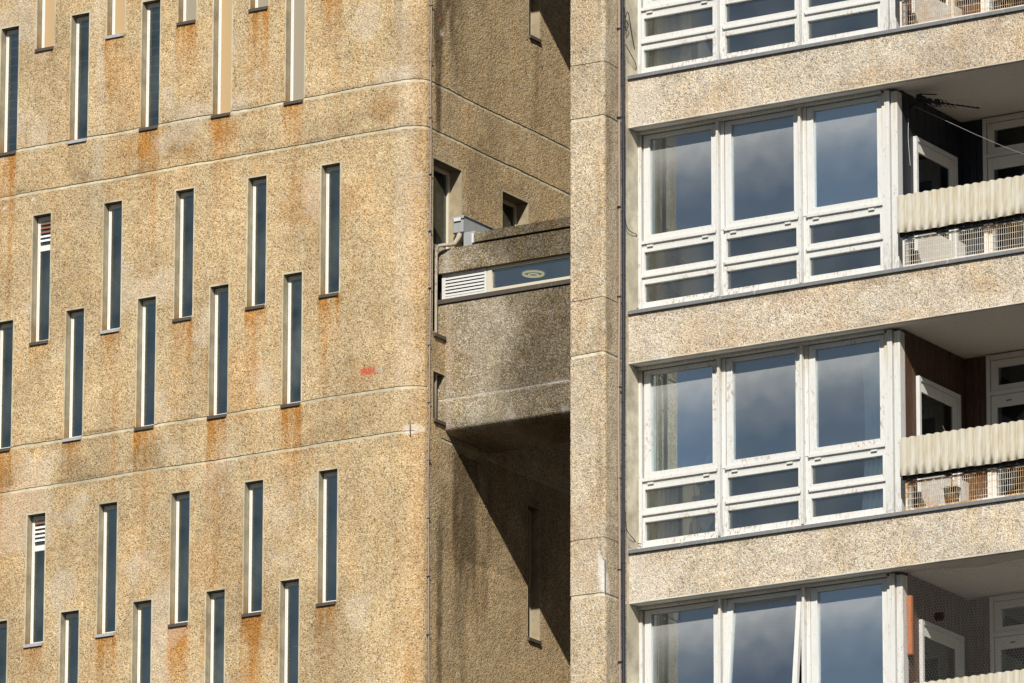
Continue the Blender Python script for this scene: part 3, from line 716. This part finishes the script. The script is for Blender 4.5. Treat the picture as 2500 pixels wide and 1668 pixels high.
XE = 9.2                                  # the block runs on beyond the right edge
for k in range(-1, 4):
    dz = fl(k)
    # spandrel band
    xs = lines(XS-.012, XE, .04, []); zb, zt = 26.412+dz, 26.962+dz
    def bst(Xg, Yg, Zg, k=k):
        s = np.zeros(Xg.shape+(3,)); n = fbm(Xg*1.6+k*7, Zg*3+k)
        s[..., 1] = .18*sst(.5, .7, n)+.30*boxm(Zg, zt-.06, zt+.1, .05)*sst(.35, .65, vnoise(Xg*3, Xg*0+k))
        s[..., 0] = (.22 if k in (0, 1) else .08)*sst(.42, .66, fbm(Xg*1.2+5*k, Zg*2))
        s[..., 2] = (.6 if k in (-1, 0, 2) else .25)*(1-sst(XS+.1, XS+.5, Xg+(n-.5)*.3))+.25*sst(.5, .7, fbm(Xg*2+50+k, Zg*3))
        return s, np.zeros_like(s)
    bp = [(YB+.06, zt), (YB, zt), (YB, zb+.014), (YB-.004, zb+.010), (YB-.004, zb), (YB+.06, zb)]
    childof(sheet('spandrel_band', bp, xs, M['agg_band'], None, bst, lambda y, z: z < zb+.013), flats, FO)
    # slab: balcony ceiling and strip over windows
    childof(MB().box(XS+.003, XE, YB+.05, 4.6, zb+.006, zb+.20).build('floor_slab', M['soffit']), flats, FO)
    # flashing
    fz = 26.966+dz
    childof(MB().extr([(YB-.032, fz), (YB-.032, fz+.040), (YW+.02, fz+.062), (YW+.02, fz)], XS-.006, XE).build('flashing', M['flash'], bevel=.002), flats, FO)
    childof(MB().extr([(YB-.036, fz-.006), (YB-.036, fz+.044), (YB-.02, fz+.052), (YW-.06, fz+.082), (YW-.06, fz+.066), (YB-.012, fz+.034), (YB-.012, fz-.006)], XS-.03, XS-.007).build('flashing_end', M['white']), flats, FO)

def sash(name, x0, x1, z0, z1, gx0, gx1, gz0, gz1, y0, mat, gl, hinge=False, tilt=0):
    f = MB(); f.box(x0, gx0, y0, y0+.06, z0, z1).box(gx1, x1, y0, y0+.06, z0, z1).box(gx0, gx1, y0, y0+.06, gz1, z1).box(gx0, gx1, y0, y0+.06, z0, gz0)
    # bead round the glass
    f.box(gx0-.012, gx0-.001, y0-.006, y0-.0005, gz0-.012, gz1+.012); f.box(gx1+.001, gx1+.012, y0-.006, y0-.0005, gz0-.012, gz1+.012)
    piv = Vector((0, y0, z1))
    def shift(m): m.v = [(a, b-piv.y, c-piv.z) for a, b, c in m.v]; return m
    o = shift(f).build('window', mat, bevel=.004); o.location = piv
    p = shift(MB().quad((gx0-.01, y0+.035, gz0-.01), (gx1+.01, y0+.035, gz0-.01), (gx1+.01, y0+.035, gz1+.01), (gx0-.01, y0+.035, gz1+.01))).build('pane', gl, o)
    if hinge:
        for hx in (x0+.10, x1-.17): shift(MB().box(hx, hx+.07, y0-.022, y0-.002, z1-.006, z1+.012)).build('hinge', M['white'], o)
    if tilt: o.rotation_euler.x = tilt
    childof(o, flats, FO); return o
W3 = [(2.400, 3.316, 2.483, 3.261), (3.431, 4.346, 3.508, 4.292), (4.453, 5.380, 4.533, 5.323)]
W3s = [(2.358, 3.325, 2.413, 3.288), (3.405, 4.356, 3.445, 4.319), (4.432, 5.386, 4.475, 5.349)]
for k in (-1, 0, 1, 2):
    dz = fl(k); y = YW
    f = MB()
    # head, jambs, mullions, post, transoms, cill
    f.box(2.304, 5.40, y-.045, y+.08, 26.385+dz, 26.415+dz)
    f.box(2.304, 2.340, y-.03, y+.08, 24.395+dz, 26.384+dz); f.box(2.341, 2.385, y-.012, y+.07, 24.395+dz, 26.384+dz)
    for xm in (3.372, 4.398):
        f.box(xm-.020, xm+.006, y-.050, y+.07, 24.395+dz, 26.384+dz); f.box(xm-.052, xm-.021, y-.006, y+.06, 25.15+dz, 26.384+dz); f.box(xm+.007, xm+.054, y+.004, y+.06, 25.15+dz, 26.384+dz)
        f.box(xm-.045, xm-.021, y+.01, y+.06, 24.395+dz, 25.148+dz); f.box(xm+.007, xm+.033, y+.01, y+.06, 24.395+dz, 25.148+dz)
    f.box(5.388, 5.440, y-.010, y+.07, 24.345+dz, 26.384+dz); f.box(5.441, 5.500, y-.045, y+.07, 24.345+dz, 26.400+dz)
    f.box(5.501, 5.512, y-.002, y+.07, 24.345+dz, 26.384+dz); f.box(5.513, 5.588, y-.022, y+.09, 24.345+dz, 26.384+dz)
    for a, b in ((2.386, 3.319), (3.427, 4.346), (4.453, 5.387)):
        f.box(a, b, y-.014, y+.06, 25.128+dz, 25.163+dz); f.box(a, b, y+.012, y+.06, 25.100+dz, 25.127+dz)
        f.box(a, b, y-.012, y+.06, 24.748+dz, 24.772+dz); f.box(a, b, y+.014, y+.06, 24.728+dz, 24.747+dz)
    f.extr([(y-.06, 24.338+dz), (y-.06, 24.352+dz), (y-.02, 24.395+dz), (y+.07, 24.395+dz), (y+.07, 24.338+dz)], 2.304, 5.387)
    fr = f.build('window_surround', M['surround'], bevel=.003); childof(fr, flats, FO)
    for i in range(3):
        a, b, c, d = W3[i]
        sash('w', a+.003, b-.003, 25.168+dz, 26.376+dz, c, d, 25.231+dz, 26.330+dz, y+.010, M['white_worn'] if k == 1 else M['white'], M['glass'], tilt=(math.radians(-7) if (k == 2 and i == 1) else 0))
        a, b, c, d = W3s[i]
        sash('w', a, b, 24.774+dz, 25.098+dz, c, d, 24.830+dz, 25.040+dz, y+.008, M['white'], M['glass_rib'], hinge=True)
        sash('w', a, b, 24.397+dz, 24.727+dz, c, d, 24.468+dz, 24.675+dz, y+.008, M['white_worn'], M['glass_rib'])
    # room behind
    c0 = MB(); zf = 24.30+dz
    c0.quad((2.42, .90, zf), (2.42, 4.5, zf), (2.42, 4.5, zf+2.12), (2.42, .90, zf+2.12))
    childof(c0.build('room_side_wall', M['room_cream']), flats, FO)
    c1 = MB(); c1.quad((2.42, 4.5, zf), (5.50, 4.5, zf), (5.50, 4.5, zf+2.12), (2.42, 4.5, zf+2.12)).quad((5.50, .86, zf), (5.50, 4.5, zf), (5.50, 4.5, zf+2.12), (5.50, .86, zf+2.12))
    c1.quad((2.42, .86, zf+2.118), (5.50, .86, zf+2.118), (5.50, 4.5, zf+2.118), (2.42, 4.5, zf+2.118))
    childof(c1.build('room_plaster', M['room']), flats, FO)
    childof(MB().box(2.36, XE, YB+.07, 4.5, zf-.30, zf+.004).build('room_floor', M['floor_in']), flats, FO)

# balconies
XP, YK = 5.596, 2.222
bd = {-1: 'board_brown', 0: 'board_navy', 1: 'board_brown', 2: 'board_brown'}
for k in (-1, 0, 1, 2):
    dz = fl(k); bm_ = M[bd[k]]
    # side boarding with grooves (vertical boards along Y) above, painted panel below
    s = MB(); y = .852; i = 0
    while y < YK:
        y1 = min(y+.085, YK); x = XP-.004-(.003 if i % 2 else 0)
        s.box(x-.02, x, y, y1-.006, 24.31+dz, 26.41+dz); y = y1; i += 1
    s.box(XP-.055, XP-.028, .852, YK+.02, 24.31+dz, 26.41+dz)
    childof(s.build('side_boarding', bm_), flats, FO)
    childof(MB().box(XP-.003, XP+.022, 2.075, YK-.001, 24.32+dz, 25.02+dz).build('skirting_panel', M['panel_white']), flats, FO)
    # door in the side wall
    d = MB(); X0, X1 = XP-.006, XP+.028
    Y0, Y1, z0, z1 = 1.085, 2.040, 24.34+dz, 25.958+dz
    d.box(X0, X1+.01, Y0, Y0+.045, z0, z1); d.box(X0, X1+.01, Y1-.060, Y1, z0, z1); d.box(X0, X1+.01, Y0+.045, Y1-.06, z1-.05, z1)
    dr = d.build('door', M['white'], bevel=.004)
    e = MB(); ya, yb = Y0+.048, Y1-.063
    e.box(X0, X1-.006, ya, ya+.028, z0+.02, z1-.053); e.box(X0, X1-.006, yb-.09, yb, z0+.02, z1-.053)
    e.box(X0, X1-.006, ya+.028, yb-.09, z1-.165, z1-.053); e.box(X0, X1-.006, ya+.028, yb-.09, z0+.02, 24.98+dz)
    e.build('door_leaf', M['panel_white'], dr, bevel=.003)
    MB().quad((X0+.008, ya+.02, 24.97+dz), (X0+.008, yb-.08, 24.97+dz), (X0+.008, yb-.08, z1-.16), (X0+.008, ya+.02, z1-.16)).build('pane', M['glass_dark'], dr)
    MB().box(XP-.024, XP-.010, ya+.02, yb-.08, 24.9+dz, 25.85+dz).build('backing', M['room_dark'], dr)
    childof(dr, flats, FO)
    # back wall boarding and glazed screen
    s = MB(); x = XP
    while x < 5.857:
        x1 = min(x+.088, 5.858); s.box(x, x1-.006, YK, YK+.02, 24.31+dz, 26.41+dz); x = x1
    s.box(XP-.05, 5.858, YK+.021, YK+.05, 24.31+dz, 26.41+dz)
    childof(s.build('back_boarding', bm_), flats, FO)
    b = MB(); yk = YK-.02
    b.box(5.860, 5.905, yk-.01, yk+.07, 24.33+dz, 26.405+dz); b.box(7.35, 7.40, yk-.01, yk+.07, 24.33+dz, 26.405+dz)
    b.box(5.906, 7.349, yk-.005, yk+.07, 26.345+dz, 26.405+dz); b.box(5.906, 7.349, yk-.012, yk+.07, 25.950+dz, 25.995+dz)
    bs = b.build('balcony_screen', M['panel_white'], bevel=.003)
    e = MB(); e.box(5.912, 5.995, yk+.004, yk+.05, 26.0+dz, 26.34+dz).box(7.25, 7.345, yk+.004, yk+.05, 26.0+dz, 26.34+dz).box(5.995, 7.25, yk+.004, yk+.05, 26.258+dz, 26.34+dz).box(5.995, 7.25, yk+.004, yk+.05, 26.0+dz, 26.058+dz)
    e.build('fanlight', M['panel_white'], bs, bevel=.003)
    e = MB(); e.box(5.912, 5.975, yk+.006, yk+.05, 24.35+dz, 25.945+dz).box(7.25, 7.345, yk+.006, yk+.05, 24.35+dz, 25.945+dz).box(5.975, 7.25, yk+.006, yk+.05, 25.815+dz, 25.945+dz).box(5.975, 7.25, yk+.006, yk+.05, 24.35+dz, 24.55+dz)
    e.build('door_leaf', M['panel_white'], bs, bevel=.003)
    if k in (1, 2): MB().box(6.10, 6.16, yk+.001, yk+.005, 25.868+dz, 25.880+dz).build('vent_slot', M['wire'], bs)
    g = MB().quad((5.97, yk+.03, 24.5+dz), (7.26, yk+.03, 24.5+dz), (7.26, yk+.03, 25.83+dz), (5.97, yk+.03, 25.83+dz)); g.quad((5.99, yk+.03, 26.05+dz), (7.26, yk+.03, 26.05+dz), (7.26, yk+.03, 26.27+dz), (5.99, yk+.03, 26.27+dz))
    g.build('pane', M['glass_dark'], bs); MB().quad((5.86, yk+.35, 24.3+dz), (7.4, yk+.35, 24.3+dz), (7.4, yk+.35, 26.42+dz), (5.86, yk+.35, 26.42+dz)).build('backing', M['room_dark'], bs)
    childof(bs, flats, FO)
    childof(MB().box(7.401, XE, YK, YK+.1, 24.31+dz, 26.41+dz).box(8.9, 9.0, .75, YK, 24.31+dz, 26.41+dz).build('end_partition', M['panel_white']), flats, FO)
    # corrugated parapet
    per = .0995; xs = []; x = 5.692; y0 = YB-.028
    pts = [(0, .0), (.034, .0), (.050, -.026), (.0955, -.026)]      # flat valley, ramp, flat ridge
    P_ = []; n = 0
    while x+n*per < 8.9:
        for a, b_ in ((0., 0.), (.016, .0), (.025, -.017), (.056, -.021), (.092, -.017)): P_.append((x+n*per+a, y0+b_, (1. if a < .02 else .6 if a in (.025, .092) else .02)))
        n += 1
    zb, zt = 24.698+dz, 25.118+dz
    zl = [zb, zb+.03, zb+.07, zb+.12, zb+.2, zb+.3, zt]
    v = []; f = []; dirt = []
    for th in (0, .010):
        for (px, py, val) in P_:
            rnd = .55+.45*random.random(); lnd = random.choice([.05, .08, .10, .14])
            for z in zl:
                zz_ = z+(.004*math.sin(px*9)+.003*math.sin(px*31) if z in (zb,) else 0)+(.006 if (z == zt and val < .5) else 0)
                v.append((px, py+th, zz_)); dd = max(0, 1-(z-zb)/lnd)*rnd*val+.10*val
                if k == 0: dd *= .9
                dirt.append((dd*1.25, .55*(random.random() > .5)*(1 if val > .5 else .2), 0, 1))
    m_ = len(P_); L = len(zl)
    for t_ in (0, 1):
        for i in range(m_-1):
            for j in range(L-1):
                q = t_*m_*L+i*L+j; fc = (q, q+L, q+L+1, q+1); f.append(fc if t_ == 0 else fc[::-1])
    for i in range(m_-1):
        for j, sg in ((0, 1), (L-1, -1)):
            a = i*L+j; c = m_*L+i*L+j; fc = (a, c, c+L, a+L); f.append(fc if sg > 0 else fc[::-1])
    a = [j for j in range(L)]; c = [m_*L+j for j in range(L)]
    for j in range(L-1): f.append((a[j], a[j+1], c[j+1], c[j]))
    co_ = mesh_obj('balcony_parapet', v, f, M['corr'], None); at = co_.data.attributes.new('dirt', 'FLOAT_COLOR', 'POINT'); at.data.foreach_set('color', np.array(dirt, np.float32).ravel())
    childof(co_, flats, FO)
    # grille under it
    gm = M['grille_pale'] if k == 0 else M['grille_rust']
    g = MB(); gx0, gx1, gz0, gz1, gy = 5.722, 8.88, 24.338+dz, 24.655+dz, YB+.035
    g.frame(gx0, gx1, gz0, gz1, .022, .022, .020, .020, gy, gy+.02)
    go = g.build('balcony_grille', M['grille_pale'] if k < 1 else M['grille_rust'], bevel=.002)
    b = MB(); x = gx0+.034
    while x < gx1-.02: b.box(x, x+.0036, gy+.007, gy+.0106, gz0+.015, gz1-.015); x += .0262
    for z in (gz0+.055, gz0+.125, gz0+.195, gz0+.262): b.box(gx0+.01, gx1-.01, gy+.0115, gy+.0150, z, z+.0038)
    b.build('grille_bars', gm, go); childof(go, flats, FO)
    childof(MB().box(5.705, 8.88, YB+.002, YB+.03, 24.668+dz, 24.74+dz).build('parapet_beam', M['wire']), flats, FO)  # near black: the shade of the gap is put into its colour
    # handrail posts behind the parapet
    r_ = MB()
    for x in (5.75, 6.8, 7.9): r_.box(x, x+.03, YB+.06, YB+.09, 24.33+dz, 25.05+dz)
    r_.box(5.74, 8.88, YB+.06, YB+.09, 25.0+dz, 25.03+dz); childof(r_.build('parapet_rail', M['galv']), flats, FO)

# ------------------------------------------------------------------ things on and in the flats
def curtain(x0, x1, y, z0, z1, n=7, amp=.025, gather=0):
    v = []; f = []; N = n*6
    for i in range(N+1):
        u = i/N
        for j in range(9):
            w = j/8; x = x0+(x1-x0)*u+gather*math.sin(w*PI)*(u-.5)
            v.append((x, y+amp*math.sin(u*n*2*PI+math.sin(w*3+u*4)*.6), z0+(z1-z0)*w))
    for i in range(N):
        for j in range(8): a = i*9+j; f.append((a, a+9, a+10, a+1))
    return v, f
def place_curtain(name, label, mat, *a, **k):
    v, f = curtain(*a, **k); o = mesh_obj(name, v, f, mat, None); tag(o, label, 'curtain')
    o.data.polygons.foreach_set('use_smooth', [True]*len(f)); return o
D1 = fl(1)
place_curtain('curtain', 'grey drawn curtain behind the left pane of the third row flat', M['curt_grey'], 2.46, 2.78, .86, 24.42+D1, 26.37+D1, n=6)
place_curtain('curtain', 'pale blue curtain behind the right pane beside the brown balcony', M['curt_blue'], 5.04, 5.38, .86, 24.5+D1, 26.37+D1, n=5, gather=-.08)
place_curtain('curtain', 'cream curtain behind the lower left panes of the topmost flat', M['curt_cream'], 2.46, 2.95, .90, 24.35+FP, 26.37+FP, n=5)
pf = MB(); X0 = 2.424
for a, b, c, d in ((1.30, 1.335, 25.10, 25.62), (2.05, 2.085, 25.10, 25.62), (1.335, 2.05, 25.10, 25.135), (1.335, 2.05, 25.585, 25.62)): pf.box(X0, X0+.02, a, b, c, d)
o = empty('wall_picture', (2.43, 1.7, 25.36)); tag(o, 'red framed picture on the cream side wall behind the second row left window', 'picture')
childof(pf.build('picture_frame', M['red_wood']), o, (2.43, 1.7, 25.36)); childof(MB().box(X0, X0+.008, 1.335, 2.05, 25.135, 25.585).build('picture_sheet', M['room_cream']), o, (2.43, 1.7, 25.36))
o = MB().extr([(1.0, 24.70), (1.02, 24.76), (2.4, 24.62), (2.4, 24.56)], 2.425, 2.46).build('wall_shelf', M['red_wood']); tag(o, 'long reddish shelf on the side wall behind the second row small panes', 'shelf')
o = MB().box(3.0, 3.02, 1.25, 1.75, 24.62+D1, 25.62+D1).build('poster_board', M['blue_card']); tag(o, 'dark blue board behind the plant in the third row left window', 'board')
# house plant in the left window of the third row flat
PO = (2.98, 1.02, 24.32+D1); pl = empty('house_plant', PO); tag(pl, 'tall green house plant behind the small left panes, third row of windows', 'plant')
def leaf(base, tip, w, up=(0, 0, 1)):
    b = Vector(base); t_ = Vector(tip); d = t_-b; s = d.cross(Vector((0, 1, 0))).normalized(); v = []; f = []
    for i in range(7):
        u = i/6; c = b+d*u+Vector((0, -.02*math.sin(u*PI), -.03*u*u)); ww = w*math.sin(PI*(u*.9+.05))**.8
        v += [tuple(c-s*ww), tuple(c+Vector((0, .008, 0))), tuple(c+s*ww)]
    for i in range(6): a = i*3; f += [(a, a+1, a+4, a+3), (a+1, a+2, a+5, a+4)]
    return v, f
v = []; f = []
def addleaf(*a):
    vv, ff = leaf(*a); n = len(v); v.extend(vv); f.extend([tuple(i+n for i in q) for q in ff])
px, py, pz_ = 0, 0, 0
addleaf((-.02, 0, .62), (.10, 0, 1.12), .035); addleaf((0, .02, .60), (.17, 0, 1.05), .03); addleaf((-.13, 0, .10), (-.12, -.02, .40), .022)
addleaf((.05, 0, .10), (-.02, -.05, .34), .030); addleaf((.08, 0, .10), (.20, -.04, .36), .045); addleaf((.08, .02, .10), (.30, .0, .28), .045); addleaf((.02, .03, .08), (.16, .03, .30), .04); addleaf((.1, .02, .06), (.34, .05, .20), .04)
o = mesh_obj('foliage', v, f, M['green'], pl)
MB().tube([(-.07, 0, .1), (-.05, 0, .45), (.0, 0, .75)], .007, 6).tube([(-.04, 0, .4), (.05, 0, .85)], .006, 6).tube([(-.06, 0, .35), (-.10, 0, .75)], .005, 6).build('stem', M['green'], pl)
MB().tube([(.0, 0, 0.0), (.0, 0, .10)], [.08, .11], 14).build('pot', M['pot'], pl)
o = MB().box(2.80, 3.06, 1.12, 1.16, 24.31+D1, 25.0+D1).build('white_cupboard', M['panel_white']); tag(o, 'white cupboard side behind the house plant in the lower left panes', 'cupboard')  # white panel added in place of a sunlit room corner
# twig plant on brown balcony
tw = MB().tube([(0, 0, 0), (.01, 0, .25), (-.03, 0, .5), (-.10, .0, .68)], [.006, .005, .004, .002], 5).tube([(.0, 0, .32), (-.06, 0, .46)], .003, 4).tube([(-.02, 0, .42), (.04, 0, .56)], .003, 4).tube([(.0, 0, .2), (-.07, 0, .36)], .003, 4)
tp = empty('twig_plant', (6.16, .80, 24.60+D1)); tag(tp, 'dry bare twig standing above the parapet of the brown boarded balcony', 'plant'); tw.build('stem', M['stem'], tp)
MB().tube([(0, 0, -.20), (0, 0, -.02)], [.07, .095], 12).build('pot', M['board_grey'], tp)
# television aerial on the navy balcony
AO = (5.62, 1.18, 26.12); ae = empty('television_aerial', (5.70, 1.10, 26.20)); tag(ae, 'black stick television aerial pointing right under the ceiling of the navy boarded balcony', 'aerial')
def L2W(o_, off): return childof(o_, ae, off)
off = (5.70, 1.10, 26.20)
A0 = Vector((5.72, 1.0, 26.325)); A1 = Vector((6.45, 1.0, 26.118)); AD = A1-A0
L2W(MB().tube([tuple(A0), tuple(A1)], .009, 6).build('boom', M['wire']), off)
el = MB()
for t_ in np.linspace(.04, .52, 7):
    c = A0+AD*t_; el.tube([tuple(c+Vector((0, -.13, .01))), tuple(c+Vector((0, .13, -.01)))], .0045, 5)
L2W(el.build('element', M['wire']), off)
el = MB()
for t_ in (.60, .69, .78, .87, .93):
    c = A0+AD*t_; el.tube([tuple(c+Vector((-.012, -.02, .03))), tuple(c+Vector((.014, .01, -.026)))], .0045, 5)
L2W(el.build('element', M['rope']), off)
mo = MB()
for t_, h_ in ((.0, .10), (.07, .07), (.17, .05), (.30, .055)):
    c = A0+AD*t_; mo.box(c.x-.022, c.x+.022, c.y-.03, c.y+.03, c.z-h_*.4, c.z+h_*.6)
mo.tube([(5.60, 1.02, 26.28), (5.70, 1.0, 26.30)], .013, 6).tube([tuple(A0+Vector((.05, -.03, -.02))), tuple(A0+Vector((.2, -.03, -.11))), tuple(A0+Vector((.27, -.03, -.12))), tuple(A0+Vector((.30, -.02, -.05)))], .006, 5)
mo.tube([tuple(A0+Vector((.03, -.05, .05))), tuple(A0+Vector((.24, -.05, .01)))], .007, 5)
L2W(mo.build('bracket', M['wire']), off)
# ropes and wires
def cable(name, pts, r, mat, label, cat='cable', n=5, sub=6):
    P = [Vector(p) for p in pts]; out = []
    for i in range(len(P)-1):
        p0 = P[max(i-1, 0)]; p1 = P[i]; p2 = P[i+1]; p3 = P[min(i+2, len(P)-1)]
        for j in range(sub):
            t_ = j/sub; out.append(.5*((2*p1)+(p2-p0)*t_+(2*p0-5*p1+4*p2-p3)*t_*t_+(3*p1-p0-3*p2+p3)*t_**3))
    out.append(P[-1]); o = MB().tube([tuple(q) for q in out], r, n).build(name, mat); tag(o, label, cat); return o
cable('washing_line', [(5.66, 1.0, 26.26), (5.75, 1.0, 26.21), (6.095, 1.0, 26.01), (6.49, 1.0, 25.78), (6.98, 1.0, 25.52), (7.5, 1.0, 25.32)], .0020, M['line_grey'], 'thin pale line sagging rightwards across the navy boarded balcony', 'rope')
cable('hanging_cord', [(5.605, .964, 26.12), (5.604, .955, 25.98), (5.605, .957, 25.84), (5.606, .99, 25.60)], .0022, M['rope'], 'short white cord hanging down the navy boarded balcony side', 'rope')
cable('telephone_wire', [(XS+.06, .36, 27.32), (XS+.05, .50, 27.24), (XS+.02, .66, 27.17), (2.33, .722, 27.10), (2.30, .722, 26.9+.16)], .0045, M['wire'], 'loose black wire looping from the pipe to the topmost window corner')
cable('telephone_wire', [(XS+.06, .34, 27.75), (XS+.04, .40, 27.62), (XS+.03, .48, 27.58), (XS+.03, .42, 27.50), (XS+.06, .36, 27.60), (XS+.03, .47, 27.72), (XS+.02, .58, 27.48), (2.335, .72, 27.30), (2.345, .72, 27.15)], .005, M['wire'], 'tangled black wires hanging beside the topmost window')
cable('telephone_wire', [(XS+.05, .35, 25.42), (XS+.02, .45, 25.26), (XS+.01, .58, 25.23), (XS+.0, .70, 25.23), (2.325, .722, 25.12), (2.320, .722, 24.7), (2.318, .722, 24.42), (2.37, .715, 24.40)], .0045, M['wire'], 'black wire running down the jamb of the second row window')
cable('telephone_wire', [(XS+.05, .36, 22.02), (XS+.03, .42, 21.84), (XS+.01, .60, 21.78), (2.34, .715, 21.76), (2.40, .712, 21.74)], .0045, M['wire'], 'short black wire entering the third row window at its lower corner')
# terracotta board and netting on the bottom balcony
D2 = fl(2)
o = MB().box(5.600, 5.655, .80, .845, 25.52+D2, 26.16+D2).build('terracotta_board', M['terracotta'], bevel=.003); tag(o, 'narrow terracotta coloured board fixed beside the netted bottom balcony', 'board')
nm = MB(); hx = .0175; hz = .030; x0, x1, z0, z1 = 5.62, 8.0, 25.10+D2, 26.36+D2
def yy(x, z): return YB+.10+.018*math.sin(x*5+z*3)+.012*math.sin(x*2.1-z*7)
def seg(a, b):
    (ax, az), (bx, bz) = a, b; n = len(nm.v); r = .0008; dx, dz_ = bx-ax, bz-az; l = math.hypot(dx, dz_); px_, pz2 = -dz_/l*r, dx/l*r
    for (x, z) in ((ax, az), (bx, bz)):
        y = yy(x, z); nm.v += [(x+px_, y-r, z+pz2), (x-px_, y-r, z-pz2), (x, y+r*1.3, z)]
    nm.f += [(n, n+1, n+4, n+3), (n+1, n+2, n+5, n+4), (n+2, n, n+3, n+5)]
wob_ = lambda x, z: (x+.004*math.sin(z*23+x*7)+.010*math.sin(z*4), z+.004*math.sin(x*19)+.012*math.sin(x*3.3))
row = 0; z = z0
while z < z1:
    x = x0+(hx if row % 2 else 0)
    while x < x1:
        a = wob_(x, z); b = wob_(x+hx, z+hz*.33); c = wob_(x+2*hx, z); d = wob_(x+hx, z+hz)
        if math.hypot(x-6.06, (z-(25.82+D2)))>.055: seg(a, b); seg(b, c); seg(b, d)
        x += 2*hx
    z += hz*.67+.0 if False else hz; row += 1
o = nm.build('wire_netting', M['wire_pale']); tag(o, 'chicken wire netting stretched over the bottom right balcony opening', 'netting')

# ------------------------------------------------------------------ ground
o = MB().quad((-600, -600, 0), (600, -600, 0), (600, 600, 0), (-600, 600, 0)).build('ground', M['asphalt']); o['kind'] = 'structure'

# ------------------------------------------------------------------ sky, sun, camera
sv_ = Vector((.5, -1.0, .792)).normalized(); el = math.asin(sv_.z)
w = bpy.data.worlds.new('World'); S.world = w; w.use_nodes = True; nt = w.node_tree; nt.nodes.clear()
sky = nt.nodes.new('ShaderNodeTexSky'); sky.sky_type = 'NISHITA'; sky.sun_disc = False; sky.sun_elevation = el; sky.sun_rotation = math.atan2(sv_.x, sv_.y)
sky.air_density = 1.0; sky.dust_density = .3
tc = nt.nodes.new('ShaderNodeTexCoord'); mp = nt.nodes.new('ShaderNodeMapping'); mp.inputs['Scale'].default_value = (1, 1, 2.4)
nz_ = nt.nodes.new('ShaderNodeTexNoise'); nz_.inputs['Scale'].default_value = 6; nz_.inputs['Detail'].default_value = 2.5; nz_.inputs['Roughness'].default_value = .5
rp = nt.nodes.new('ShaderNodeValToRGB'); rp.color_ramp.elements[0].position = .30; rp.color_ramp.elements[1].position = .85
mx = nt.nodes.new('ShaderNodeMix'); mx.data_type = 'RGBA'; mx.inputs['B'].default_value = (2.7, 3.6, 4.8, 1)
bg = nt.nodes.new('ShaderNodeBackground'); bg.inputs[1].default_value = .05; ow = nt.nodes.new('ShaderNodeOutputWorld')
L = nt.links.new; L(tc.outputs['Generated'], mp.inputs[0]); L(mp.outputs[0], nz_.inputs['Vector']); L(nz_.outputs['Fac'], rp.inputs[0]); 
sx_ = nt.nodes.new('ShaderNodeSeparateXYZ'); L(tc.outputs['Generated'], sx_.inputs[0])
zr_ = nt.nodes.new('ShaderNodeMapRange'); L(sx_.outputs[2], zr_.inputs[0]); zr_.inputs[1].default_value = .30; zr_.inputs[2].default_value = .50; zr_.inputs[3].default_value = 1; zr_.inputs[4].default_value = .08  # keeps the bluish cloud low, added for the panes to reflect
mm_ = nt.nodes.new('ShaderNodeMath'); mm_.operation = 'MULTIPLY'; L(rp.outputs[0], mm_.inputs[0]); L(zr_.outputs[0], mm_.inputs[1]); L(mm_.outputs[0], mx.inputs['Factor'])
L(sky.outputs[0], mx.inputs['A']); L(mx.outputs['Result'], bg.inputs[0]); L(bg.outputs[0], ow.inputs[0])
sl = bpy.data.lights.new('sun', 'SUN'); sl.energy = 5.0; sl.angle = math.radians(.5); sl.color = (1, .95, .86)
so = bpy.data.objects.new('sun', sl); COL.objects.link(so); so.rotation_euler = sv_.to_track_quat('Z', 'Y').to_euler()

p, yw, rl = [math.radians(a) for a in (15.4107, 31.1905, .12577)]
F = Vector((-math.sin(yw)*math.cos(p), math.cos(yw)*math.cos(p), math.sin(p))); rt = Vector((math.cos(yw), math.sin(yw), 0)); up = rt.cross(F)
Rv = rt*math.cos(rl)+up*math.sin(rl); Uv = up*math.cos(rl)-rt*math.sin(rl)
cam = bpy.data.cameras.new('camera'); cam.sensor_width = 36; cam.lens = 18863.8/2500*36; cam.clip_start = 1; cam.clip_end = 2000
co = bpy.data.objects.new('camera', cam); COL.objects.link(co)
co.matrix_world = Matrix(((Rv.x, Uv.x, -F.x, 43.30513), (Rv.y, Uv.y, -F.y, -69.57437), (Rv.z, Uv.z, -F.z, 1.6), (0, 0, 0, 1)))
S.camera = co
S.view_settings.view_transform = 'Standard'; S.view_settings.look = 'None'; S.view_settings.exposure = .09; S.view_settings.gamma = 1
S.render.engine = 'CYCLES'; S.cycles.max_bounces = 8; S.cycles.transparent_max_bounces = 16; S.cycles.diffuse_bounces = 2
